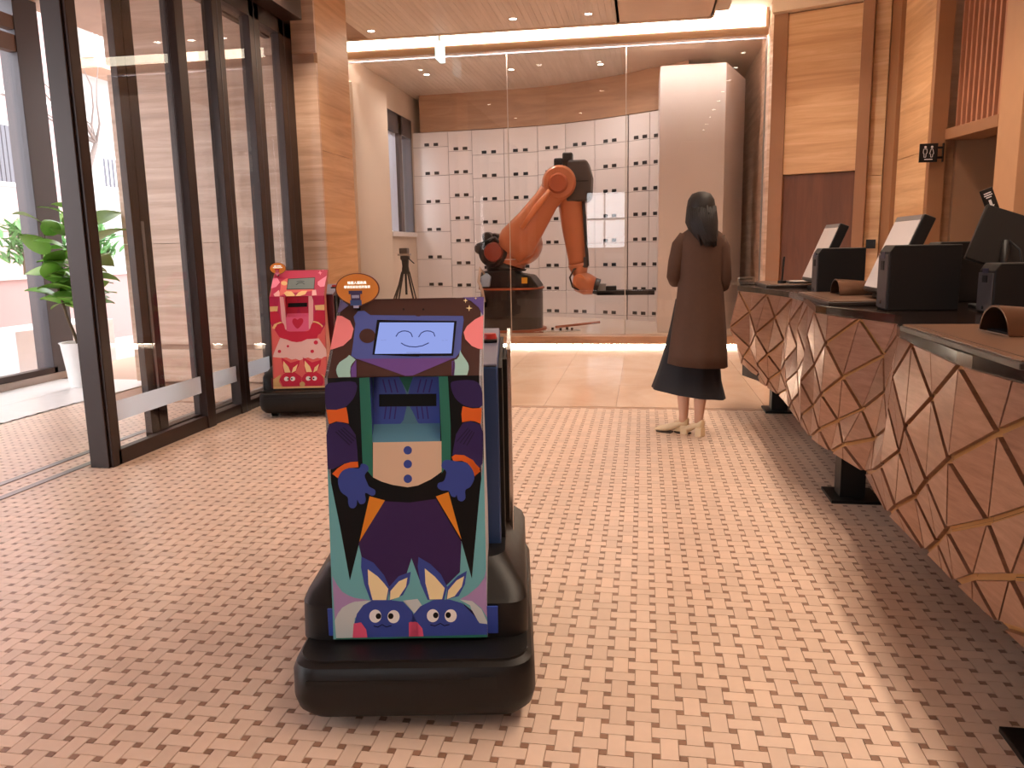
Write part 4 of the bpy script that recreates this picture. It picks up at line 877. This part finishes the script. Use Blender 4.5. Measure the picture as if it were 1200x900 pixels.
MB().tube([V(-2.14, .92, -.33), V(-2.2, 1.02, -.36), V(-2.22, .84, -.4), V(-2.16, .7, -.45), V(-2.14, .56, -.44)], .022, 8).build('cable', mat('cable_white', (210, 190, 176), .5), t, True)
m = MB(); m.tube([V(-1.90, .96), V(-1.90, 1.03), V(-1.88, 1.08)], [.27, .29, .26], 32); m.build('carousel_ring', RBL, t, 40)
m = MB(); m.tube([V(-1.90, 1.0), V(-1.88, 1.12), V(-1.80, 1.25), V(-1.72, 1.36)], [.25, .27, .25, .20], 28); m.build('carousel', ORG, t, True)
m = MB(); m.tube([V(-1.70, 1.33, -.20), V(-1.70, 1.33, -.14), V(-1.70, 1.33, .24)], [.27, .30, .29], 32); m.build('shoulder', ORG, t, 40)
MB().cyl(V(-1.50, 1.34, -.1), V(-1.42, 1.34, -.1), .11, .08).build('gear_cap', DGR, t, 40)
# lower arm, flattened and waisted
m = MB(); m.tube([V(-1.82, 1.22, -.25), V(-1.70, 1.36, -.25), V(-1.50, 1.62, -.24), V(-1.30, 1.90, -.22), V(-1.14, 2.11, -.2), V(-1.08, 2.19, -.2)], [.21, .27, .215, .175, .19, .14], 20, True, .5, (0, 1, 0)); m.build('lower_arm', ORG, t, True)
m = MB(); m.tube([V(-1.62, 1.54, -.36), V(-1.4, 1.83, -.34), V(-1.24, 2.03, -.31)], [.03, .045, .03], 8); m.build('arm_rib', mat('robot_orange_light', (224, 138, 92), .3), t, True)
# motors on the left
m = MB(); m.tube([V(-2.04, 1.22, -.30), V(-2.04, 1.22, -.24), V(-2.04, 1.22, .1)], [.19, .20, .20], 28); m.build('motor_flange', RBL, t, 40)
MB().tube([V(-2.02, 1.23, -.36), V(-2.02, 1.23, -.29)], [.12, .14], 24).build('motor_cover', mat('motor_red', (140, 60, 44), .4), t, 40)
for (x, z, r, y, l) in ((-2.12, 1.43, .075, -.25, .2), (-2.03, 1.40, .09, -.2, .26), (-2.22, 1.28, .08, -.28, .22), (-2.16, 1.12, .05, -.25, .18)):
    MB().tube([V(x, z, y), V(x, z, y + .03), V(x, z, y + l)], [r * .85, r, r], 20).build('motor', RBL if r > .08 else DGR, t, 40)
MB().tube([V(-2.22, 1.34, -.2), V(-2.14, 1.36, -.3), V(-2.0, 1.42, -.3), V(-1.93, 1.34, -.28), V(-1.92, 1.2, -.3), V(-1.98, 1.06, -.3), V(-2.12, 1.05, -.28)], .028, 8).build('hose', RBL, t, True)
MB().box(-1.95 - ox, -1.66 - ox, -.285, -.28, 1.12 - oz, 1.135 - oz).build('scratch_label', mat('label_white', (230, 210, 200), .5), t)
# elbow
m = MB(); m.tube([V(-1.12, 2.13, -.30), V(-1.12, 2.13, -.26), V(-1.12, 2.13, .22)], [.20, .23, .22], 32); m.build('elbow_housing', ORG, t, 40)
m = MB(); m.tube([V(-1.13, 2.12, -.33), V(-1.13, 2.12, -.295)], [.11, .14], 24); m.build('elbow_cap', mat('robot_orange_deep', (176, 90, 54), .3), t, 40)
MB().prism([(p[0], p[2]) for p in [V(-1.26, 2.02), V(-1.02, 1.88), V(-.95, 1.92), V(-.98, 2.08), V(-1.12, 2.0)]], -.2, .2, 'y').build('elbow_guard', DGR, t, bevel=.02)
for x0, x1, z0, z1 in ((-1.20, -1.08, 2.28, 2.46), (-1.085, -.95, 2.30, 2.53)):
    MB().box(x0 - ox, x1 - ox, -.16, .02, z0 - oz, z1 - oz).build('wrist_motor', RBL, t, bevel=.02)
MB().prism([(p[0], p[2]) for p in [V(-1.03, 1.88), V(-.75, 1.88), V(-.70, 1.95), V(-.685, 2.2), V(-.74, 2.40), V(-.78, 2.42), V(-1.0, 2.42)]], -.26, .2, 'y').build('rear_cover', DGR, t, bevel=.03)
MB().box(-.99 - ox, -.73 - ox, -.264, -.258, 2.135 - oz, 2.15 - oz).build('cover_joint', DARK, t)
# forearm and wrist
m = MB(); m.tube([V(-.97, 2.0, -.1), V(-.965, 1.85, -.1), V(-.935, 1.5, -.1), V(-.89, 1.10, -.1), V(-.885, 1.04, -.1)], [.19, .185, .16, .125, .13], 20, True, .8, (0, 1, 0)); m.build('forearm', ORG, t, True)
MB().tube([V(-.80, 1.9, -.2), V(-.775, 1.5, -.2), V(-.755, 1.2, -.2), V(-.745, 1.02, -.2)], .022, 8).build('cable', RBL, t, True); MB().box(-.80 - ox, -.74 - ox, -.22, -.14, 1.0 - oz, 1.14 - oz).build('cable_clamp', DGR, t, bevel=.008)
m = MB(); m.tube([V(-.885, 1.05, -.1), V(-.87, .98, -.1), V(-.855, .9, -.1), V(-.85, .84, -.1)], [.14, .125, .095, .10], 18); m.build('wrist', ORG, t, True)
m = MB(); m.tube([V(-.95, .83, -.1), V(-.88, .82, -.1), V(-.76, .77, -.1), V(-.66, .745, -.1)], [.08, .15, .15, .12], 20); m.build('hand', ORG, t, True)
MB().cyl(V(-.86, .83, -.235), V(-.86, .83, -.20), .085).build('hand_cap', MATS['robot_orange_light'], t, 40); MB().cyl(V(-.75, .80, -.22), V(-.75, .80, -.2), .06).build('hand_cap', MATS['robot_orange_light'], t, 40)
MB().tube([V(-.8, 1.02, -.2), V(-.93, .98, -.22), V(-.985, .87, -.23), V(-.95, .74, -.22), V(-.86, .70, -.2)], .012, 8).build('cable_loop', RBL, t, True)
MB().cyl(V(-.665, .75, -.1), V(-.60, .73, -.1), .11).build('tool_flange', RBL, t, 40)
g = MB().box(-.60 - ox, -.50 - ox, -.17, -.03, .66 - oz, .78 - oz).build('gripper', STEEL, t, bevel=.006); MB().box(-.50 - ox, -.36 - ox, -.18, -.02, .66 - oz, .745 - oz).build('gripper_motor', RBL, g, bevel=.01)
for y in (-.24, -.02): MB().box(-.62 - ox, .155 - ox, y, y + .08, .625 - oz, .685 - oz).build('fork_tine', RBL, t, bevel=.005)
MB().box(-.62 - ox, -.40 - ox, -.24, .06, .63 - oz, .665 - oz).build('fork_plate', RBL, t, bevel=.005)
t = thing('clear_plate', 'oval clear plate with black knobs lying on the floor beside the robot pedestal', 'plate', (-1.10, 10.85, .142), .2)
MB().loft([[(.26 * math.cos(a) , .13 * math.sin(a), z) for a in [2 * math.pi * i / 24 for i in range(24)]] for z in (0, .012)]).build('plate', mat('pale_acrylic', (206, 200, 196), .15), t, 40)
for x, y in ((-.12, .06), (-.02, -.06), (.08, .05), (.14, -.03)): MB().cyl((x, y, .012), (x, y, .045), .018).build('knob', BLACK, t, 40)
pi_ = MB().tube([(-1.22, 11.2, .162), (-.62, 11.62, .19)], .018, 10).build('metal_rod', COP); tag(pi_, 'long copper brown rod lying on the floor behind the robot pedestal', 'rod')
pi_ = MB().tube([(-1.40, 10.75, .148), (-1.33, 10.62, .148), (-1.6, 10.58, .148), (-2.1, 10.57, .148)], .008, 6).build('cable', COP, None, True); tag(pi_, 'thin brown cable on the floor before the robot pedestal', 'cable')
# ------------------------------------------------------------------ tripod
t = thing('camera_tripod', 'black camera tripod before the tall window left of the lockers', 'tripod', (-3.40, 11.2, .14))
for k, a in enumerate((2.6, 3.9, 5.6, .5)[:3]):
    dx, dy = math.cos(a), math.sin(a)
    lg = MB(); lg.tube([(.05 * dx, .05 * dy, .83), (.30 * dx, .30 * dy, .02)], [.014, .012], 8); lg.tube([(.05 * dx - .03 * dy, .05 * dy + .03 * dx, .83), (.30 * dx - .01 * dy, .30 * dy + .01 * dx, .25)], .010, 8); lg.build('leg', BLACK, t); MB().sphere((.30 * dx, .30 * dy, .02), .02, 8, 6).build('rubber_foot', BLACKM, t)
MB().cyl((0, 0, .80), (0, 0, .9), .06, .05).build('crown', BLACK, t, 40); MB().cyl((0, 0, .5), (0, 0, .84), .016).build('centre_column', BLACKM, t)
MB().cyl((0, 0, .9), (0, 0, 1.0), .045, .055).build('head_bowl', BLACK, t, 40); MB().box(-.06, .06, -.05, .05, 1.0, 1.06).build('pan_head', BLACK, t, bevel=.01); MB().box(-.10, .08, -.05, .05, 1.06, 1.09).build('mount_plate', CHROME, t, bevel=.004)
MB().box(-.07, .05, -.06, .06, 1.09, 1.17).build('camera_body', DGR, t, bevel=.01); MB().tube([(.05, -.03, 1.03), (.16, -.1, .95)], .008, 8).build('pan_handle', BLACK, t)
# ------------------------------------------------------------------ fiddle leaf plant and outdoor greenery
LEAF = mat('leaf_green', (120, 166, 70), .4, 0, .25, 5, .5, 0, 0, .25); STEM = mat('stem_brown', (92, 74, 52), .7); POT = mat('white_pot', (240, 238, 236), .3)
def leaf_mesh(name, l, w, m):
    b = MB(); n = 7; vs = []
    for k in range(n + 1):
        s = k / n; ww = w * (math.sin(math.pi * s ** .75) * .9 + .1 * s) * (1 if k < n else .1) ; zz = .12 * l * math.sin(s * 2.6) - .1 * l * s * s
        vs += [(-ww / 2, l * s, zz + .03 * l), (0, l * s, zz), (ww / 2, l * s, zz + .03 * l)]
    fs = []
    for k in range(n): fs += [(3 * k, 3 * k + 1, 3 * k + 4, 3 * k + 3), (3 * k + 1, 3 * k + 2, 3 * k + 5, 3 * k + 4)]
    top = len(vs); vs2 = vs + [(x, y, z - .002) for x, y, z in vs]
    fs2 = fs + [tuple(i + top for i in f[::-1]) for f in fs]
    b.add(vs2, fs2); o = b.build(name, m, None, True); me = o.data; bpy.data.objects.remove(o); return me
LM = leaf_mesh('leaf', .33, .22, LEAF)
t = thing('potted_fig', 'fiddle leaf fig in a slender white pot inside the vestibule', 'plant', (-5.50, 7.0, 0))
MB().loft([[(r * math.cos(a), r * math.sin(a), z) for a in [2 * math.pi * i / 24 for i in range(24)]] for r, z in ((.11, 0), (.125, .03), (.17, .42), (.185, .44), (.165, .44), (.155, .38))]).build('pot', POT, t, 40)
rp = random.Random(11)
for sx, sy, h in ((-.28, .02, 1.60), (-.02, .05, 1.66), (.26, -.04, 1.62), (.02, .1, 1.15)):
    pts = [(0, 0, .38), (sx * .4, sy * .4, .7), (sx * .8, sy * .8, h * .75), (sx, sy, h)]
    MB().tube(pts, [.018, .014, .011, .006], 7).build('stem', STEM, t, True)
    for k in range(15):
        s = .15 + .85 * k / 14; a = k * 2.4 + rp.uniform(-.4, .4)
        p = Vector(pts[1]).lerp(Vector(pts[2]), s * 1.6) if s < .62 else Vector(pts[2]).lerp(Vector(pts[3]), (s - .62) / .38)
        o = bpy.data.objects.new('leaf', LM); COL.objects.link(o); o.parent = t; o.location = p
        o.rotation_euler = (rp.uniform(-.2, .7), rp.uniform(-.5, .5), a); sc = rp.uniform(.75, 1.2); o.scale = (sc, sc, sc)
# ------------------------------------------------------------------ outside the glass
struct(MB().box(-40, -6.5, -20, 45, -.3, -.12).build('ground', mat('pale_pavement', (176, 160, 158), .7)))
PINKW = mat('pink_render', (188, 154, 150), .7, 0, .04, 2); PALEW = mat('pale_stone_facade', (172, 166, 162), .7, 0, .12, 3)
t = thing('planter_wall', 'low pink planter wall with a pale coping outside the vestibule', 'wall', (-9.2, 9.0, -.12))
MB().box(-.3, .2, -9, 4.2, 0, 1.08).build('wall_body', PINKW, t); MB().box(-.35, .24, -9, 4.2, 1.08, 1.13).build('coping', mat('pale_coping', (226, 220, 216), .6), t); MB().box(.16, .22, 4.2, 4.45, 0, 1.1).build('end_post', mat('post_wood', (190, 164, 146), .6), t)
LM2 = leaf_mesh('leaf', .3, .07, mat('shrub_green', (104, 156, 92), .5, 0, .3, 6, .4, 0, 0, .3))
for k, (x, y, h) in enumerate(((-9.5, 9.2, .75), (-9.6, 10.1, .95), (-9.45, 11.0, .7), (-9.6, 11.9, .9), (-9.6, 8.3, .6), (-9.5, 12.8, .7))):
    b = MB(); rr = random.Random(50 + k)
    for q in range(150):
        p = Vector((rr.gauss(0, .09), rr.gauss(0, .12), rr.uniform(.12, h))); R = Euler((rr.uniform(.2, 1.3), rr.uniform(-.6, .6), rr.uniform(0, 6.3))).to_matrix().to_4x4(); s = rr.uniform(.6, 1.1)
        b.add([R @ (v.co * s) + p for v in LM2.vertices], [tuple(f.vertices) for f in LM2.polygons])
    t = thing('shrub', ('first', 'second', 'third', 'fourth', 'nearest', 'farthest')[k] + ' leafy green shrub growing on the low pink planter wall outside', 'shrub', (x, y, 1.012), 0, 'shrubs on the planter wall')
    lf = b.build('foliage', MATS['shrub_green'], t, True); lf['kind'] = 'stuff'
    MB().tube([(0, 0, 0), (.03, 0, h * .8)], [.02, .008], 6).build('stem', STEM, t)
LOUV = mat('grey_louvre', (88, 86, 94), .5)
b1 = thing('apartment_building', 'pink rendered building with a grey louvred window outside on the left', 'building', (-16, 15, -.12))
MB().box(-3, 0, -14, 5.6, 0, 14).build('wall', PINKW, b1)
for z in (1.7, 5.45, 9.2): MB().box(0, .05, -14, 5.6, z, z + .12).build('band', mat('white_band', (244, 240, 238), .6), b1)
for y, z in ((3.0, 3.3), (-2.2, 3.3), (3.0, 7.3), (-2.2, 7.3)):
    w = MB().box(0, .06, y - 1.7, y + 1.7, z - .1, z + 1.5).build('window_frame', MATS['white_band'], b1)
    for k in range(22): MB().box(.06, .10, y - 1.6 + k * .146, y - 1.6 + k * .146 + .11, z, z + 1.4).build('slat', LOUV, w)
b2 = thing('townhouse', 'pale stone fronted house with white balcony railings seen past the door post', 'building', (-16, 27.5, -.12))
MB().box(-3, 0, -6.8, 12, 0, 14).build('wall', PALEW, b2)
for y, z in ((-5.1, 3.45), (-1.5, 3.45)):
    w = MB().box(0, .08, y - .5, y + .5, z - .12, z + .95).build('window_frame', MATS['white_band'], b2); MB().box(.08, .09, y - .4, y + .4, z, z + .83).build('pane', LOUV, w)
    for k in range(5): MB().box(.09, .12, y - .4 + k * .19, y - .36 + k * .19, z, z + .83).build('window_bar', MATS['white_band'], w)
for z in (6.6, 8.2, 9.8):
    bl = MB().box(0, 1.0, -6.6, 2, z, z + .22).build('balcony', mat('balcony_tan', (176, 138, 112), .6), b2); MB().box(.96, 1.0, -6.6, 2, z + 1.0, z + 1.06).build('hand_rail', MATS['white_band'], bl)
    b = MB()
    for k in range(40): b.box(.96, 1.0, -6.6 + k * .215, -6.56 + k * .215, z + .22, z + 1.02)
    b.build('railing', MATS['white_band'], bl)
tr = thing('bare_tree', 'slim bare tree leaning before the pale stone house outside', 'tree', (-12.4, 16.2, -.12))
BARK = mat('grey_bark', (120, 106, 100), .8)
MB().tube([(-.5, -.4, 0), (-.1, 0, 2.2), (.25, .5, 3.9)], [.10, .08, .05], 8).build('trunk', BARK, tr, True)
rt_ = random.Random(5)
for k in range(9):
    p = Vector((.25, .5, 3.9)); pts = [p]; dv = Vector((rt_.uniform(-.5, .1), rt_.uniform(-1.2, .5), rt_.uniform(.3, .9)))
    for q in range(4): pts.append(pts[-1] + dv * .55 + Vector((rt_.uniform(-.15, .15), rt_.uniform(-.15, .15), 0)))
    MB().tube(pts, [.035, .026, .018, .012, .006], 6).build('branch', BARK, tr, True)
hb = MB().box(-7.6, -7.0, 7.9, 9.6, -.12, .45).build('white_bench_block', WHITESLAB, None, bevel=.01); tag(hb, 'low white stone block outside behind the potted fig', 'block')
# ------------------------------------------------------------------ person
SKIN = mat('skin', (206, 158, 132), .5); HAIR = mat('dark_hair', (24, 15, 13), .62, 0, .2, 30); COAT = mat('brown_knit', (78, 52, 38), .85, 0, .1, 40); SKIRT = mat('navy_skirt', (27, 25, 31), .8); SHOE = mat('cream_leather', (226, 198, 158), .4); SOLE = mat('shoe_sole', (70, 52, 40), .6)
pe = thing('person', 'woman seen from behind in a long brown cardigan, dark skirt and cream block heels', 'person', (.36, 5.37, 0))
def skin_body(verts, edges, root, name, m, parent, sub=2):
    me = bpy.data.meshes.new(name); me.from_pydata([v[:3] for v in verts], edges, []); o = bpy.data.objects.new(name, me); COL.objects.link(o)
    md_ = o.modifiers.new('skin', 'SKIN'); sv = me.skin_vertices[0].data
    for i, v in enumerate(verts):
        r = v[3]; sv[i].radius = r if isinstance(r, tuple) else (r, r); sv[i].use_root = (i == root)
    o.modifiers.new('sub', 'SUBSURF').levels = sub; bpy.context.view_layer.update()
    nm = bpy.data.meshes.new_from_object(o.evaluated_get(bpy.context.evaluated_depsgraph_get())); bpy.data.objects.remove(o)
    n = bpy.data.objects.new(name, nm); COL.objects.link(n); n.parent = parent; nm.materials.clear(); nm.materials.append(m)
    for p in nm.polygons: p.use_smooth = True
    return n
# local axes: she faces away and a little left. positions are relative to (.36, 5.37)
HX, HY = .008, .012
bv = [(0, 0, .86, (.13, .10)), (0, 0, 1.02, (.11, .08)), (.008, 0, 1.2, (.13, .09)), (.012, 0, 1.31, (.10, .075)), (.008, .005, 1.385, .048), (.006, .02, 1.45, (.066, .078)), (.006, .02, 1.53, (.074, .088)), (.006, .012, 1.575, (.05, .06)),
      (-.105, .0, 1.30, .042), (-.150, -.01, 1.07, .037), (-.090, .17, 1.035, .028), (-.06, .20, 1.04, .024),
      (.135, .0, 1.29, .042), (.156, -.005, 1.06, .034), (.115, .15, .98, .028), (.09, .18, .98, .024),
      (-.065, .01, .82, .08), (-.07, .05, .48, .055), (-.085, .03, .30, .05), (-.078, .02, .12, .031), (-.09, .03, .075, .03),
      (.055, .0, .82, .08), (.04, .02, .48, .055), (.028, -.015, .30, .05), (.018, -.03, .12, .031), (.012, -.02, .075, .03)]
be = [(0, 1), (1, 2), (2, 3), (3, 4), (4, 5), (5, 6), (6, 7), (3, 8), (8, 9), (9, 10), (10, 11), (3, 12), (12, 13), (13, 14), (14, 15), (0, 16), (16, 17), (17, 18), (18, 19), (19, 20), (0, 21), (21, 22), (22, 23), (23, 24), (24, 25)]
for (b0, sgn, wx, wy, wz) in ((11, 1, -.06, .20, 1.04), (15, -1, .09, .18, .98)):
    for k in range(5):
        dx = (-.03 + .016 * k) if k < 4 else sgn * .035; L_ = (.060, .072, .068, .054, .042)[k]; i0 = len(bv)
        bv += [(wx + dx * .7, wy + .03, wz + (.006 if k < 4 else .02), .0085), (wx + dx + .01 * sgn, wy + .03 + L_ * .6, wz + (.002 if k < 4 else .03), .008), (wx + dx + .02 * sgn, wy + .03 + L_, wz - .015 + (0 if k < 4 else .045), .0065)]
        be += [(b0, i0), (i0, i0 + 1), (i0 + 1, i0 + 2)]
body = skin_body(bv, be, 0, 'body', SKIN, pe)
# small face on the far side
f = MB(); f.tube([(.0, .108, 1.53), (-.002, .122, 1.50), (0, .112, 1.487)], [.006, .011, .008], 8); f.build('nose', SKIN, body, True)
for s in (-1, 1): MB().sphere((.006 + s * .03, .096, 1.525), .011, 10, 8).build('eye', mat('eye_white', (230, 226, 222), .3), body, True); MB().sphere((.006 + s * .078, .02, 1.51), .018, 8, 6, (.4, 1, 1.5)).build('ear', SKIN, body, True)
MB().sphere((.004, .100, 1.462), .018, 10, 6, (1.2, .5, .35)).build('mouth', mat('lip', (176, 92, 88), .4), body, True)
def rings(tab, n=40, fold=0, nf=11, ph=0, tilt=0):
    out = []
    for cx, cy, z, rx, ry, *fa in tab:
        am = fa[0] if fa else 0; R = []
        for i in range(n):
            a = 2 * math.pi * i / n; s = 1 + am * (math.sin(nf * a + ph) * .6 + math.sin((nf - 4) * a + 1.3 + z * 3) * .4)
            x, y = cx + rx * s * math.cos(a), cy + ry * s * math.sin(a); R.append((x, y, z - tilt * (x - cx) * (1 if z < .5 else 0)))
        out.append(R)
    return out
# skirt flares to the left
b = MB(); b.loft(rings([(-.02, .04, .92, .125, .09), (-.025, .06, .75, .150, .115, .01), (-.035, .07, .55, .185, .13, .03), (-.045, .06, .40, .212, .15, .045), (-.052, .04, .285, .246, .175, .05)], 48, 0, 9, 0, .15), cap=False)
b.build('skirt', SKIRT, pe, True)
# cardigan
b = MB(); b.loft(rings([(.012, .0, 1.405, .052, .05), (.012, -.004, 1.375, .085, .062), (.012, -.006, 1.345, .13, .082), (.014, -.008, 1.30, .150, .094), (.014, -.008, 1.18, .146, .10, .008), (.012, -.006, 1.05, .142, .105, .012), (.012, -.008, .90, .156, .118, .02), (.008, -.012, .72, .176, .138, .03), (.004, -.016, .56, .188, .156, .035), (.002, -.018, .485, .194, .164, .04), (.002, -.018, .487, .186, .156, .04), (.012, 0, .72, .160, .12, .03)], 48, 0, 8, .6, .06), cap=False)
b.tube([(-.085, -.005, 1.325), (-.125, -.01, 1.27), (-.150, -.012, 1.16), (-.160, -.015, 1.07), (-.150, .03, 1.045), (-.10, .14, 1.04)], [.05, .054, .050, .048, .046, .042], 16)
b.tube([(.112, -.005, 1.315), (.142, -.008, 1.25), (.155, -.01, 1.15), (.163, -.01, 1.05), (.158, .02, 1.01), (.125, .12, .985)], [.05, .052, .048, .046, .044, .042], 16)
b.build('cardigan', COAT, pe, True)
b = MB(); b.loft(rings([(.006, .015, 1.612, .02, .02), (.006, .012, 1.598, .06, .065), (.006, .008, 1.56, .084, .094), (.006, .004, 1.51, .092, .10), (.008, -.004, 1.45, .09, .098, .02), (.012, -.02, 1.40, .088, .09, .04), (.03, -.055, 1.345, .07, .07, .06), (.055, -.085, 1.30, .05, .045, .1), (.066, -.09, 1.272, .022, .02, .1)], 36, 0, 13), cap=True)
for k in range(26):
    a = math.pi * (.98 + 1.04 * k / 25); rr_ = random.Random(k)
    b.tube([(.008 + .088 * math.cos(a), -.004 + .094 * math.sin(a), 1.50 + .02 * rr_.random()), (.010 + .09 * math.cos(a), -.012 + .095 * math.sin(a), 1.42), (.024 + .075 * math.cos(a + .1), -.045 + .075 * math.sin(a), 1.35), (.046 + .055 * math.cos(a) + rr_.uniform(-.01, .01), -.07 + .05 * math.sin(a), 1.285 - .03 * rr_.random())], [.006, .014, .013, .003], 6)
b.build('hair', HAIR, pe, True); MB().tube([(.02, -.095, 1.475), (.05, -.09, 1.468)], .012, 8).build('hair_clip', BLACK, pe, True)
def shoe(x, y, rz, name='shoe'):
    s = bpy.data.objects.new(name, None); COL.objects.link(s); s.parent = pe; s.location = (x, y, 0); s.rotation_euler = (0, 0, rz)
    b = MB(); R = []
    for yy, w, zb, zt in ((-.055, .018, .062, .115), (-.045, .030, .058, .118), (.0, .033, .05, .10), (.05, .034, .022, .075), (.10, .038, .008, .055), (.14, .034, .006, .045), (.17, .020, .006, .032), (.185, .006, .008, .02)):
        R.append([(w * math.cos(a), yy, (zb + zt) / 2 + (zt - zb) / 2 * math.sin(a)) for a in [2 * math.pi * i / 14 for i in range(14)]])
    b.loft(R); b.build('upper', SHOE, s, True)
    MB().prism([(-.026, -.055), (.026, -.055), (.024, -.005), (-.024, -.005)], 0, .062).build('heel', SHOE, s, bevel=.004); MB().prism([(-.03, .06), (.03, .06), (.032, .12), (.014, .17), (-.014, .17), (-.032, .12)], 0, .008).build('sole', SOLE, s)
shoe(-.098, .04, math.radians(68)); shoe(.004, -.015, math.radians(52))
